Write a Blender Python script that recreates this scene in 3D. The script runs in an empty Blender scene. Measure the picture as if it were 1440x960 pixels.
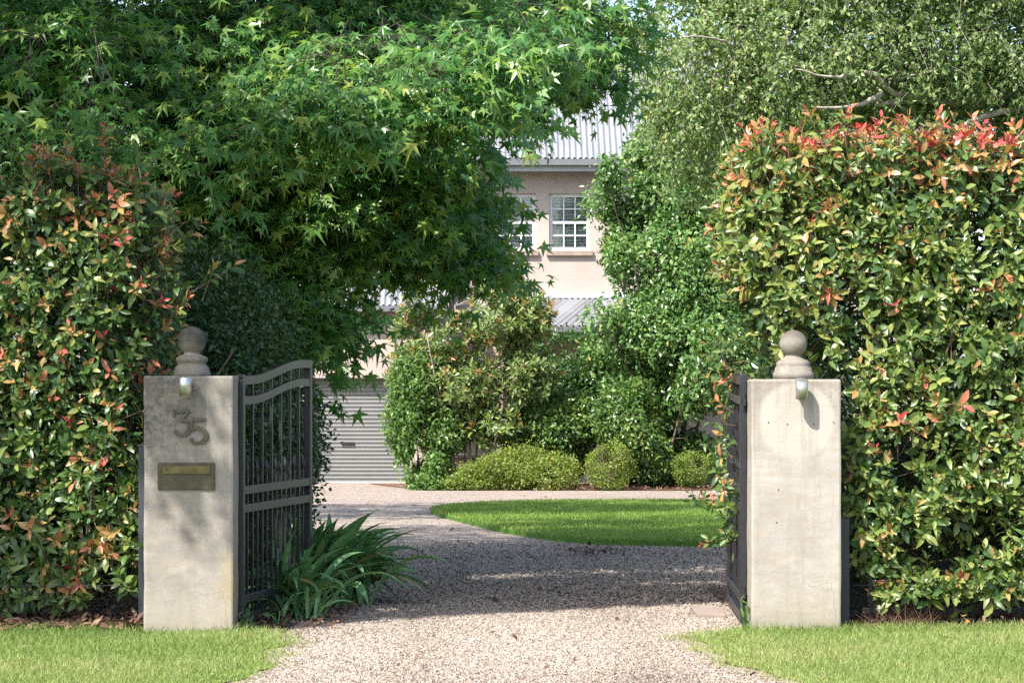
import bpy, bmesh, math
import numpy as np
from mathutils import Vector, Matrix
R = math.radians
rng = np.random.default_rng(11)
scene = bpy.context.scene
COL = scene.collection

# ------------------------------------------------------------------ camera / place
CAM_H = 1.37
FPX = 3400.0            # 85 mm lens on a 36 mm sensor, 1440 px wide
HOR = 540.0
def at(px, py, D):
    """point of the place seen at that pixel of the photograph, D metres from the camera"""
    return np.array([(px-720.0)/FPX*D, D, CAM_H-(py-HOR)/FPX*D])
GATE_Y = 13.44
def gz(y):
    y = np.asarray(y, float)
    return -0.0184*np.clip(y-GATE_Y, 0, 46)
SUN = np.array([-0.80, -1.0, 1.5]); SUN /= np.linalg.norm(SUN)

# ------------------------------------------------------------------ object helpers
def tag(o, label=None, cat=None, group=None, kind=None):
    if label: o['label'] = label
    if cat: o['category'] = cat
    if group: o['group'] = group
    if kind: o['kind'] = kind
    return o
def empty(name, loc, label, cat, group=None):
    reseed(name+'%.1f'%loc[0])
    o = bpy.data.objects.new(name, None); COL.objects.link(o)
    o.location = loc; o.empty_display_size = .2
    bpy.context.view_layer.update()
    return tag(o, label, cat, group)
def link(name, me, mat=None, parent=None):
    o = bpy.data.objects.new(name, me); COL.objects.link(o)
    if mat:
        for m in (mat if isinstance(mat, (list, tuple)) else [mat]): me.materials.append(m)
    if parent is not None:
        o.parent = parent
        wm = parent.matrix_world.copy() if parent.parent is None else parent_world(parent)
        o.matrix_parent_inverse = wm.inverted()
    return o
def parent_world(o):
    m = o.matrix_basis.copy()
    if o.parent is not None:
        m = parent_world(o.parent) @ o.matrix_parent_inverse @ m
    return m
class MB:
    def __init__(s): s.V=[]; s.F=[]; s.T=[]; s.n=0
    def add(s, V, Fs, tint=0.5):
        V = np.asarray(V, float).reshape(-1,3)
        for F in (Fs if isinstance(Fs, list) else [Fs]):
            s.F.append(np.asarray(F, np.int64)+s.n)
        s.V.append(V); t = np.asarray(tint, float)
        s.T.append(np.broadcast_to(t, (len(V),)) if t.ndim == 0 else t)
        s.n += len(V); return s
    def box(s, a, b, tint=.5):
        x0,y0,z0 = np.minimum(a,b); x1,y1,z1 = np.maximum(a,b)
        V = [(x0,y0,z0),(x1,y0,z0),(x1,y1,z0),(x0,y1,z0),(x0,y0,z1),(x1,y0,z1),(x1,y1,z1),(x0,y1,z1)]
        return s.add(V, np.array([(0,3,2,1),(4,5,6,7),(0,1,5,4),(1,2,6,5),(2,3,7,6),(3,0,4,7)]), tint)
    def tube(s, P, r, k=6, tint=.5, cap=True):
        P = np.asarray(P, float); n = len(P); r = np.broadcast_to(np.asarray(r, float), (n,))
        T = np.gradient(P, axis=0); T /= np.linalg.norm(T, axis=1)[:,None]+1e-9
        ref = np.array([0,0,1.]) if abs(T[:,2]).mean() < .8 else np.array([1.,0,0])
        U = np.cross(T, ref); U /= np.linalg.norm(U, axis=1)[:,None]+1e-9
        W = np.cross(T, U)
        a = np.arange(k)*2*np.pi/k
        V = P[:,None]+r[:,None,None]*(np.cos(a)[None,:,None]*U[:,None]+np.sin(a)[None,:,None]*W[:,None])
        i = np.arange(n-1)[:,None]*k; j = np.arange(k)[None]; j2 = (j+1)%k
        F = np.stack([i+j, i+j2, i+k+j2, i+k+j], -1).reshape(-1,4)
        Fs=[F[:, ::-1]]
        if cap and k >= 3:
            Fs += [np.arange(k)[None], (np.arange(k)[::-1]+(n-1)*k)[None]]
        return s.add(V.reshape(-1,3), Fs, tint)
    def lathe(s, prof, c, k=32, tint=.5):
        prof = np.asarray(prof, float); a = np.arange(k)*2*np.pi/k
        V = np.stack([c[0]+prof[:,0:1]*np.cos(a), c[1]+prof[:,0:1]*np.sin(a), np.broadcast_to(c[2]+prof[:,1:2], (len(prof),k))], -1)
        n = len(prof); i = np.arange(n-1)[:,None]*k; j=np.arange(k)[None]; j2=(j+1)%k
        return s.add(V.reshape(-1,3), np.stack([i+j,i+j2,i+k+j2,i+k+j],-1).reshape(-1,4), tint)
    def build(s, name, mat, parent=None, smooth=False):
        V = np.concatenate(s.V); me = bpy.data.meshes.new(name)
        me.vertices.add(len(V)); me.vertices.foreach_set('co', V.astype(np.float32).ravel())
        lv = np.concatenate([f.ravel() for f in s.F]); lt = np.concatenate([np.full(len(f), f.shape[1]) for f in s.F])
        ls = np.concatenate([[0], np.cumsum(lt)[:-1]])
        me.loops.add(len(lv)); me.loops.foreach_set('vertex_index', lv.astype(np.int32))
        me.polygons.add(len(lt)); me.polygons.foreach_set('loop_start', ls.astype(np.int32))
        me.polygons.foreach_set('use_smooth', np.full(len(lt), bool(smooth)))
        a = me.attributes.new('tint', 'FLOAT', 'POINT'); a.data.foreach_set('value', np.concatenate(s.T).astype(np.float32))
        me.update(calc_edges=True)
        return link(name, me, mat, parent)
def bevel_box(name, a, b, w, mat, parent=None, cuts=0, noise=0, seg=2):
    bm = bmesh.new(); bmesh.ops.create_cube(bm, size=1)
    a = np.array(a, float); b = np.array(b, float)
    for v in bm.verts: v.co = Vector((a+b)/2+np.array(v.co)*(b-a))
    bmesh.ops.bevel(bm, geom=bm.edges[:], offset=w, segments=seg, affect='EDGES', profile=.5)
    if cuts: bmesh.ops.subdivide_edges(bm, edges=[e for e in bm.edges if e.calc_length() > .25], cuts=cuts, use_grid_fill=True)
    if noise:
        from mathutils import noise as N
        for v in bm.verts: v.co += v.normal*noise*(N.noise(v.co*5)+.5*N.noise(v.co*14))
    me = bpy.data.meshes.new(name); bm.to_mesh(me); bm.free()
    return link(name, me, mat, parent)
def catmull(P,k=8):
    P=np.array(P,float); Q=np.concatenate([[2*P[0]-P[1]],P,[2*P[-1]-P[-2]]]); out=[]
    for i in range(1,len(Q)-2):
        for t in np.linspace(0,1,k,endpoint=False):
            p0,p1,p2,p3=Q[i-1:i+3]; out.append(.5*(2*p1+(p2-p0)*t+(2*p0-5*p1+4*p2-p3)*t*t+(-p0+3*p1-3*p2+p3)*t**3))
    out.append(P[-1]); return np.array(out)
import zlib
def reseed(label):
    global rng
    rng = np.random.default_rng(zlib.crc32(label.encode()))
def nrm(v): return v/(np.linalg.norm(v, axis=-1, keepdims=True)+1e-9)

# ------------------------------------------------------------------ materials
def mat(name):
    m = bpy.data.materials.new(name); m.use_nodes = True
    nt = m.node_tree; nt.nodes.clear()
    return m, nt, nt.nodes, nt.links
class NB:
    def __init__(s, name):
        s.m, s.nt, s.N, s.L = mat(name)
        s.out = s.N.new('ShaderNodeOutputMaterial')
    def node(s, t, ins=None, **kw):
        n = s.N.new(t)
        for k,v in kw.items(): setattr(n, k, v)
        for k,v in (ins or {}).items():
            if hasattr(v, 'is_linked') or isinstance(v, bpy.types.NodeSocket): s.L.new(v, n.inputs[k])
            else: n.inputs[k].default_value = v
        return n
    def coord(s, w='Object'): return s.node('ShaderNodeTexCoord').outputs[w]
    def noise(s, vec, scale, detail=4, rough=.55, dist=0):
        return s.node('ShaderNodeTexNoise', {'Vector':vec,'Scale':scale,'Detail':detail,'Roughness':rough,'Distortion':dist}).outputs['Fac']
    def ramp(s, fac, stops, interp='LINEAR'):
        n = s.node('ShaderNodeValToRGB', {'Fac':fac}); e = n.color_ramp; e.interpolation = interp
        while len(e.elements) < len(stops): e.elements.new(.5)
        for el,(p,c) in zip(e.elements, stops):
            el.position = p; el.color = (c,c,c,1) if not isinstance(c,(tuple,list)) else (*c,1)
        return n.outputs['Color']
    def mix(s, fac, a, b, blend='MIX'):
        n = s.node('ShaderNodeMix', data_type='RGBA', blend_type=blend)
        for k,v in ((0,fac),(6,a),(7,b)):
            if isinstance(v, bpy.types.NodeSocket): s.L.new(v, n.inputs[k])
            else: n.inputs[k].default_value = v if k==0 else (*v,1)
        return n.outputs[2]
    def math(s, op, a, b=0.0, c=None):
        n = s.node('ShaderNodeMath', operation=op)
        for i,v in enumerate((a,b) if c is None else (a,b,c)):
            if isinstance(v, bpy.types.NodeSocket): s.L.new(v, n.inputs[i])
            else: n.inputs[i].default_value = v
        return n.outputs[0]
    def mapping(s, vec, scale=(1,1,1), loc=(0,0,0), rot=(0,0,0)):
        return s.node('ShaderNodeMapping', {'Vector':vec,'Scale':scale,'Location':loc,'Rotation':rot}).outputs[0]
    def bump(s, h, strength=.3, dist=.01):
        return s.node('ShaderNodeBump', {'Height':h,'Strength':strength,'Distance':dist}).outputs[0]
    def pbr(s, color, rough=.6, metal=0, normal=None, spec=.5):
        n = s.node('ShaderNodeBsdfPrincipled')
        for k,v in (('Base Color',color),('Roughness',rough),('Metallic',metal),('Specular IOR Level',spec)):
            if isinstance(v, bpy.types.NodeSocket): s.L.new(v, n.inputs[k])
            else: n.inputs[k].default_value = (*v,1) if isinstance(v,(tuple,list)) else v
        if normal is not None: s.L.new(normal, n.inputs['Normal'])
        return n.outputs[0]
    def done(s, sh): s.L.new(sh, s.out.inputs['Surface']); return s.m

def leaf_mat(name, stops, rough=.4, trans=.3, spec=.5, tboost=(1.25,1.45,.6)):
    b = NB(name)
    t = b.node('ShaderNodeAttribute', attribute_name='tint').outputs['Fac']
    c = b.ramp(t, stops)
    p = b.pbr(c, rough, 0, None, spec)
    tc = b.mix(1.0, c, tboost, 'MULTIPLY')
    tr = b.node('ShaderNodeBsdfTranslucent', {'Color':tc}).outputs[0]
    mx = b.node('ShaderNodeMixShader', {0:trans, 1:p, 2:tr}).outputs[0]
    return b.done(mx)
def simple(name, color, rough=.6, metal=0, var=.25, scale=8, bump=.15, spec=.5):
    b = NB(name); co = b.coord()
    n = b.noise(co, scale, 5)
    d = tuple(x*(1-var) for x in color); l = tuple(min(1,x*(1+var)) for x in color)
    c = b.ramp(n, [(.25,d),(.75,l)])
    return b.done(b.pbr(c, rough, metal, b.bump(b.noise(co, scale*6, 3), bump, .004), spec))

M = {}
M['photinia'] = leaf_mat('photinia leaf', [(0,(.03,.08,.02)),(.35,(.085,.15,.04)),(.55,(.18,.24,.06)),(.68,(.30,.29,.075)),(.77,(.38,.22,.085)),(.85,(.47,.165,.10)),(.93,(.50,.095,.085)),(1,(.44,.045,.055))], .37, .30, .5, (1.2,1.3,.6))
M['maple'] = leaf_mat('maple leaf', [(0,(.04,.125,.04)),(.5,(.09,.215,.055)),(.85,(.20,.32,.07)),(1,(.34,.39,.09))], .33, .40, .5)
M['dark_leaf'] = leaf_mat('dark hedge leaf', [(0,(.025,.06,.02)),(.6,(.05,.105,.032)),(.9,(.10,.16,.045)),(1,(.25,.25,.06))], .32, .2, .5)
M['birch'] = leaf_mat('birch leaf', [(0,(.095,.15,.05)),(.5,(.19,.275,.10)),(.85,(.32,.38,.165)),(1,(.40,.39,.13))], .42, .34, .45)
M['pear'] = leaf_mat('pear leaf', [(0,(.055,.12,.035)),(.5,(.105,.21,.055)),(.85,(.20,.30,.085)),(1,(.34,.30,.08))], .33, .30, .55)
M['magnolia'] = leaf_mat('magnolia leaf', [(0,(.07,.125,.035)),(.5,(.17,.23,.065)),(.78,(.31,.32,.085)),(.88,(.36,.22,.06)),(1,(.27,.12,.05))], .34, .28, .55)
M['camellia'] = leaf_mat('camellia leaf', [(0,(.03,.08,.02)),(.5,(.065,.14,.03)),(.9,(.16,.23,.045)),(1,(.25,.27,.06))], .32, .25, .55)
M['lime'] = leaf_mat('lime green leaf', [(0,(.085,.14,.024)),(.5,(.17,.23,.038)),(.9,(.28,.31,.055)),(1,(.3,.2,.06))], .42, .33, .45)
M['bright'] = leaf_mat('bright green leaf', [(0,(.05,.11,.02)),(.5,(.09,.18,.035)),(.9,(.17,.26,.06)),(1,(.26,.2,.06))], .4, .34, .5)
M['strap'] = leaf_mat('strap leaf', [(0,(.07,.16,.07)),(.6,(.16,.31,.13)),(.9,(.26,.38,.18)),(1,(.30,.24,.10))], .34, .2, .5)
M['grass'] = leaf_mat('verge grass blade', [(0,(.11,.175,.04)),(.4,(.20,.275,.07)),(.75,(.30,.34,.12)),(.9,(.38,.34,.17)),(1,(.40,.335,.20))], .5, .36, .35, (1.1,1.2,.7))
M['lawngrass'] = leaf_mat('lawn grass blade', [(0,(.11,.19,.03)),(.5,(.18,.27,.05)),(.9,(.26,.33,.08)),(1,(.31,.33,.11))], .5, .36, .35, (1.1,1.2,.7))
M['litter'] = leaf_mat('dry leaf', [(0,(.06,.03,.02)),(.5,(.14,.075,.05)),(.85,(.24,.14,.09)),(1,(.36,.26,.18))], .7, .15, .3, (1,1,1))
M['stem'] = simple('twig bark', (.13,.09,.06), .8, 0, .4, 20)
M['darkstem'] = simple('dark twig bark', (.055,.043,.034), .8, 0, .4, 20)
M['paletwig'] = simple('pale twig bark', (.33,.29,.24), .8, 0, .35, 14)
M['bark'] = simple('trunk bark', (.12,.10,.08), .85, 0, .4, 9, .5)

def pillar_mat(name, stained):
    b = NB(name); co = b.coord()
    n1 = b.noise(co, 2.2, 6, .62); n2 = b.noise(co, 11, 6, .65); n3 = b.noise(co, 60, 4, .7)
    str_ = b.noise(b.mapping(co, (5,5,26)), 1.0, 3, .5)
    strv = b.noise(b.mapping(co, (16,16,1.6)), 1.0, 4, .6)
    if stained:
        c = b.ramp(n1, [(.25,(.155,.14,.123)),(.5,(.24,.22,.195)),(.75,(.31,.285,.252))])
    else:
        c = b.ramp(n1, [(.25,(.245,.222,.198)),(.5,(.305,.28,.252)),(.75,(.35,.324,.295))])
    c = b.mix(b.ramp(str_, [(.42,0),(.62,.55)]), c, (.27,.23,.185))
    c = b.mix(b.ramp(n2, [(.5,0),(.75,.35)]), c, (.45,.405,.34))
    c = b.mix(b.ramp(strv, [(.50,0),(.70,.42)]), c, (.20,.17,.135))
    sep = b.node('ShaderNodeSeparateXYZ', {0:co}); x,y,z = sep.outputs
    nz = b.math('MULTIPLY', b.math('SUBTRACT', n2, .5), .5)
    # grime creeping down from the cap and up from the foot
    top = b.math('SMOOTH_MIN', 1.0, b.math('MAXIMUM', 0.0, b.math('MULTIPLY', b.math('SUBTRACT', b.math('ADD', z, nz), 1.02), 1.9)), .1)
    foot = b.math('MAXIMUM', 0.0, b.math('MULTIPLY', b.math('SUBTRACT', .25, b.math('ADD', z, nz)), 2.2))
    speck = b.ramp(b.noise(co, 38, 5, .75), [(.40,0),(.60,1)])
    gfac = b.math('MULTIPLY', b.math('MULTIPLY', top, .75), b.math('ADD', b.math('MULTIPLY', speck, .6), .35))
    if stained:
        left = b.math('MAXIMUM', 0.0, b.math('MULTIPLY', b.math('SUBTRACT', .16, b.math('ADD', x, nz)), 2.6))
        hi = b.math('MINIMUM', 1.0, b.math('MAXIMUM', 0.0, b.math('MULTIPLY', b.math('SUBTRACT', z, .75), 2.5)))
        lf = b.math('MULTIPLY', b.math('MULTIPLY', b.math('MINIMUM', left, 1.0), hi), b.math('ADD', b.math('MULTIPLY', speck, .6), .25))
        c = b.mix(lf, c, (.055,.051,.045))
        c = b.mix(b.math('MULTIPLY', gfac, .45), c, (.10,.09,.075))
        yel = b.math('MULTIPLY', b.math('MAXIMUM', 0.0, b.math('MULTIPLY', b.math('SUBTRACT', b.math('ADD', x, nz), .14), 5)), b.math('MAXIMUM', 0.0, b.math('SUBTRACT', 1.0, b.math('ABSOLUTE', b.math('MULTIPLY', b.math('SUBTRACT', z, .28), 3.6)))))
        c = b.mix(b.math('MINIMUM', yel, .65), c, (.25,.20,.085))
    else:
        # pale disc left where a round plaque used to hang
        dx = b.math('MULTIPLY', b.math('SUBTRACT', x, .0), 1.0); dz = b.math('SUBTRACT', z, 1.14)
        rr = b.math('SQRT', b.math('ADD', b.math('MULTIPLY', dx, dx), b.math('MULTIPLY', dz, dz)))
        inside = b.ramp(b.math('ADD', rr, b.math('MULTIPLY', nz, .06)), [(.195,1),(.222,0)])
        g2 = b.math('MULTIPLY', gfac, b.math('SUBTRACT', 1.0, inside))
        c = b.mix(g2, c, (.13,.105,.08))
        c = b.mix(b.math('MULTIPLY', inside, .5), c, (.40,.365,.32))
        c = b.mix(b.math('MULTIPLY', b.math('MINIMUM', foot, .6), speck), c, (.22,.185,.13))
    c = b.mix(b.math('MULTIPLY', b.math('MINIMUM', foot, .4), 1.0), c, (.28,.245,.18))
    drip = b.math('MULTIPLY', b.ramp(b.noise(b.mapping(co,(22,22,.9)),1.0,3,.6),[(.52,0),(.66,1)]), b.math('MINIMUM',1.0,b.math('MAXIMUM',0.0,b.math('MULTIPLY',b.math('SUBTRACT',z,.72),1.6))))
    c = b.mix(b.math('MULTIPLY',drip,.36), c, (.10,.088,.07))
    vo = b.node('ShaderNodeTexVoronoi', {'Vector':b.mix(.06,co,b.node('ShaderNodeTexNoise',{'Vector':co,'Scale':9.0}).outputs['Color']),'Scale':3.1}, feature='DISTANCE_TO_EDGE').outputs['Distance']
    crack = b.math('MULTIPLY', b.ramp(vo,[(0,1),(.006,0)]), b.ramp(n1,[(.5,0),(.6,.55)]))
    c = b.mix(crack, c, (.12,.10,.08))
    splash = b.math('MULTIPLY', b.math('MINIMUM',1.0,b.math('MAXIMUM',0.0,b.math('MULTIPLY',b.math('SUBTRACT',.12,b.math('SUBTRACT',z,nz)),5))), .45)
    c = b.mix(splash, c, (.13,.115,.075))
    pores = b.ramp(b.noise(co, 85, 2, .5), [(.28,0),(.36,1)])
    h = b.math('ADD', b.math('MULTIPLY', n3, .5), b.math('ADD', b.math('MULTIPLY', pores, .25), b.math('MULTIPLY', n2, 1.2)))
    return b.done(b.pbr(c, .88, 0, b.bump(h, .45, .006), .25))
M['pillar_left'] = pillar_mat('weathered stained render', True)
M['pillar_right'] = pillar_mat('pale render', False)
def stone(name, lo, hi, dark, zc):
    b = NB(name); co = b.coord(); n = b.noise(co, 14, 6, .65)
    c = b.ramp(n, [(.3,lo),(.7,hi)])
    z = b.node('ShaderNodeSeparateXYZ', {0:co}).outputs[2]
    f = b.math('MULTIPLY', b.math('MINIMUM', 1.0, b.math('MAXIMUM', 0.0, b.math('MULTIPLY', b.math('SUBTRACT', b.math('ADD', z, b.math('MULTIPLY', n, .08)), zc), 22))), .85)
    c = b.mix(f, c, dark)
    c = b.mix(b.ramp(b.noise(co, 48, 4, .7), [(.55,0),(.75,.5)]), c, (.09,.08,.065))
    return b.done(b.pbr(c, .9, 0, b.bump(b.noise(co, 70, 4), .5, .004), .2))
M['finial_left'] = stone('lichened finial stone', (.14,.126,.102), (.235,.212,.172), (.042,.04,.036), .185)
M['finial_right'] = stone('finial stone', (.150,.135,.115), (.235,.212,.180), (.08,.072,.06), .25)
M['black_metal'] = simple('black painted steel', (.016,.0165,.019), .40, 0, .3, 12, .05)
M['charcoal'] = simple('charcoal painted post', (.028,.032,.038), .5, 0, .3, 6, .1)
M['bronze'] = simple('aged bronze', (.085,.073,.052), .5, .55, .45, 25, .2)
M['brassplate'] = simple('tarnished brass plate', (.065,.056,.035), .42, .5, .45, 18, .1)
M['brass'] = simple('worn brass', (.12,.092,.035), .42, .5, .4, 22, .1)
M['steel'] = simple('brushed stainless steel', (.55,.54,.53), .34, .85, .08, 30, .05)
M['lens'] = simple('lamp lens', (.6,.6,.58), .3, 0, .05, 10, 0)
M['wire'] = simple('weathered wire', (.07,.06,.05), .65, .3, .3, 30, 0)

def wall_mat():
    b = NB('bagged brick render'); co = b.coord()
    br = b.node('ShaderNodeTexBrick', {'Vector':b.mapping(co, (1,1,1), (0,0,0), (R(90),0,0)),'Scale':1.0,'Mortar Size':.006,'Brick Width':.24,'Row Height':.086,'Color1':(1,1,1,1),'Color2':(.8,.8,.8,1),'Mortar':(.3,.3,.3,1)})
    n = b.noise(co, 1.4, 6, .6); n2 = b.noise(b.mapping(co,(2,2,9)), 1.5, 4)
    c = b.ramp(n, [(.3,(.345,.283,.25)),(.7,(.415,.35,.312))])
    c = b.mix(.10, c, br.outputs['Color'], 'MULTIPLY')
    c = b.mix(b.ramp(n2, [(.5,0),(.75,.35)]), c, (.41,.355,.32))
    return b.done(b.pbr(c, .9, 0, b.bump(b.math('ADD', br.outputs['Fac'], b.math('MULTIPLY', n2, -1.0)), -.25, .006), .2))
M['wall'] = wall_mat()
M['roof'] = simple('grey corrugated steel', (.215,.222,.235), .5, .1, .10, 1.6, .0)
M['gutter'] = simple('grey gutter paint', (.13,.135,.145), .45, .1, .1, 5, 0)
M['fascia'] = simple('pale fascia paint', (.36,.365,.39), .5, 0, .06, 5, 0)
M['white'] = simple('white window paint', (.60,.60,.60), .45, 0, .05, 6, 0)
M['louvre'] = simple('white shutter louvre', (.72,.73,.76), .5, 0, .06, 6, 0)
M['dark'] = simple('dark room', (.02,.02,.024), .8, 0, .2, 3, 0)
M['sill'] = simple('sandstone sill', (.25,.19,.15), .85, 0, .2, 8, .2)
M['terrace'] = simple('sandstone terrace', (.28,.225,.17), .88, 0, .25, 5, .3)
M['roller'] = simple('roller door steel', (.185,.188,.183), .38, .15, .07, 3, 0)
M['flag'] = simple('pinkish flagstone', (.235,.185,.155), .85, 0, .2, 7, .3)
def glass_mat():
    b = NB('window glass')
    f = b.node('ShaderNodeFresnel', {'IOR':1.5}).outputs[0]
    f = b.math('ADD', b.math('MULTIPLY', f, .9), .05)
    t = b.node('ShaderNodeBsdfTransparent', {'Color':(.85,.88,.9,1)}).outputs[0]
    g = b.node('ShaderNodeBsdfGlossy', {'Roughness':.03}).outputs[0]
    return b.done(b.node('ShaderNodeMixShader', {0:f,1:t,2:g}).outputs[0])
M['glass'] = glass_mat()
def gravel_mat():
    b = NB('gravel'); co = b.coord()
    v = b.node('ShaderNodeTexVoronoi', {'Vector':co,'Scale':48.0}); v2 = b.node('ShaderNodeTexVoronoi', {'Vector':co,'Scale':21.0})
    s = b.node('ShaderNodeSeparateColor', {0:v.outputs['Color']}).outputs[0]
    s2 = b.node('ShaderNodeSeparateColor', {0:v2.outputs['Color']}).outputs[0]
    c = b.ramp(s, [(0,(.10,.078,.062)),(.25,(.235,.185,.15)),(.6,(.335,.275,.23)),(1,(.43,.37,.32))])
    c = b.mix(b.ramp(s2, [(.86,0),(.95,.55)]), c, (.09,.065,.05))
    n = b.noise(co, .7, 5, .6); c = b.mix(b.ramp(n, [(.42,0),(.68,.40)]), c, (.21,.165,.13))
    c = b.mix(b.ramp(b.noise(b.mapping(co,(.5,1.8,1)), 2.0, 5, .65), [(.55,0),(.7,.3)]), c, (.13,.10,.075))
    return b.done(b.pbr(c, .9, 0, b.bump(b.math('MULTIPLY', v.outputs['Distance'], -1.0), .9, .02), .2))
M['gravel'] = gravel_mat()
def stones_mat():
    b = NB('gravel stone')
    t = b.node('ShaderNodeAttribute', attribute_name='tint').outputs['Fac']
    c = b.ramp(t, [(0,(.035,.027,.022)),(.18,(.12,.093,.073)),(.45,(.265,.218,.178)),(.75,(.36,.308,.26)),(1,(.46,.415,.365))])
    return b.done(b.pbr(c, .85, 0, None, .25))
M['stones'] = stones_mat()
def soil_mat(name, lo, hi, sc):
    b = NB(name); co = b.coord(); n = b.noise(co, sc, 7, .7)
    c = b.ramp(n, [(.3,lo),(.7,hi)])
    return b.done(b.pbr(c, .95, 0, b.bump(b.noise(co, sc*4, 5, .7), .8, .03), .15))
M['ground'] = soil_mat('earth and grass', (.05,.07,.025), (.11,.12,.045), 5)
M['soil'] = soil_mat('leafy soil', (.05,.032,.022), (.15,.10,.07), 18)
M['mulch'] = soil_mat('bark mulch', (.08,.045,.03), (.24,.15,.10), 14)
M['turf'] = soil_mat('turf', (.10,.16,.035), (.22,.27,.07), 9)
M['lawn'] = soil_mat('lawn turf', (.05,.12,.018), (.09,.18,.03), 7)

# ------------------------------------------------------------------ leaf templates (x width, y length, z normal; unit length)
def tmpl_ovate(w=.42, fold=.10, curl=.18, wide=.5, petiole=.08):
    ys = np.array([petiole, .30, wide+.1, .84]); wd = np.array([.12,.78,1.0,.55])*w/2
    mid = [(0,0,0)]+[(0,y,-curl*y*y) for y in ys]+[(0,1,-curl*1.05)]
    V = list(mid)
    L = len(V)
    for y,a in zip(ys,wd): V.append((-a,y,fold*a*2-curl*y*y))
    for y,a in zip(ys,wd): V.append((a,y,fold*a*2-curl*y*y))
    T=[]
    # left side indices L..L+3, right L+4..L+7 ; mid 0..5
    for s,o in ((1,L),(-1,L+4)):
        tr=[(0,1,o)]
        for i in range(3): tr += [(i+1,i+2,o+i),(i+2,o+i+1,o+i)]
        tr.append((4,5,o+3))
        T += [t if s==1 else t[::-1] for t in tr]
    return np.array(V), np.array(T)
def tmpl_simple(w=.55, fold=.12, curl=.12):
    V = np.array([(0,0,0),(-w/2,.42,fold*w),(0,.5,-curl*.25),(w/2,.42,fold*w),(0,1,-curl)])
    return V, np.array([(0,2,1),(1,2,4),(0,3,2),(3,4,2)])
def tmpl_star(droop=.22, narrow=1.0):
    A = [(-150,.14),(-112,.60),(-82,.30*narrow),(-52,.92),(-25,.36*narrow),(0,1.08),(25,.36*narrow),(52,.92),(82,.30*narrow),(112,.60),(150,.14)]
    V = [(0,.06,.03)]
    for a,r in A:
        V.append((r*math.sin(R(a)), .06+r*math.cos(R(a))*.98, -droop*r*r))
    n = len(A); T = [(0,i+1,i) for i in range(1,n)]
    V += [(-.012,0,0),(.012,0,0),(0.0,-.55,-.12)]
    T.append((n+1,n+2,n+3))
    return np.array(V), np.array(T)
def scatter(mb, t, pos, Y, Z, ln, wd=None, tint=.5):
    tv, tf = t; n = len(pos)
    if n == 0: return
    Y = nrm(Y); X = nrm(np.cross(Y, Z)); Z = np.cross(X, Y)
    wd = ln if wd is None else wd
    V = pos[:,None]+tv[None,:,0:1]*(X*wd[:,None])[:,None]+tv[None,:,1:2]*(Y*ln[:,None])[:,None]+tv[None,:,2:3]*(Z*ln[:,None])[:,None]
    F = (tf[None]+np.arange(n)[:,None,None]*len(tv)).reshape(-1, tf.shape[1])
    T = np.repeat(np.broadcast_to(np.asarray(tint,float),(n,)), len(tv))
    mb.add(V.reshape(-1,3), F, T)
def scat_multi(mb, ts, pos, Y, Z, ln, wd=None, tint=.5):
    k = rng.integers(0, len(ts), len(pos)); tint = np.broadcast_to(np.asarray(tint,float),(len(pos),))
    for i,t in enumerate(ts):
        m = k==i; scatter(mb, t, pos[m], Y[m], Z[m], ln[m], None if wd is None else wd[m], tint[m])
OV = [tmpl_ovate(.42,.18,.10), tmpl_ovate(.46,.10,.30), tmpl_ovate(.36,.34,.05), tmpl_ovate(.44,.05,.42), tmpl_ovate(.40,.45,.22), tmpl_ovate(.38,.02,-.2), tmpl_ovate(.34,.2,.6)]
SM = [tmpl_simple(.6,.1,.1), tmpl_simple(.5,.2,.25), tmpl_simple(.7,.05,.3)]
NARROW = [tmpl_ovate(.32,.15,.15), tmpl_ovate(.28,.25,.3), tmpl_ovate(.36,.08,.05)]
LANCE = [tmpl_simple(.26,.15,.3), tmpl_simple(.22,.1,.5)]
def star_folded(d,f,skew):
    V,T=tmpl_star(d); V=V.copy(); V[:,2]+=f*np.abs(V[:,0]); V[:,0]*=1-.25*f; V[:,0]+=skew*V[:,1]**2; return V,T
STAR = [tmpl_star(.15), tmpl_star(.32,.85), tmpl_star(.05,1.1), tmpl_star(.5,.9), star_folded(.3,.55,.12), star_folded(.15,-.4,-.15), star_folded(.7,.3,.2), star_folded(.25,.8,-.1)]
class Noise3:
    def __init__(s, f, n=5):
        s.k = rng.normal(0, f, (n,3)); s.p = rng.uniform(0, 6.28, n)
    def __call__(s, P): return np.sin(P@s.k.T+s.p).mean(1)
def rnd(n, s=1.0): return rng.normal(0, s, (n,3))

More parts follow.
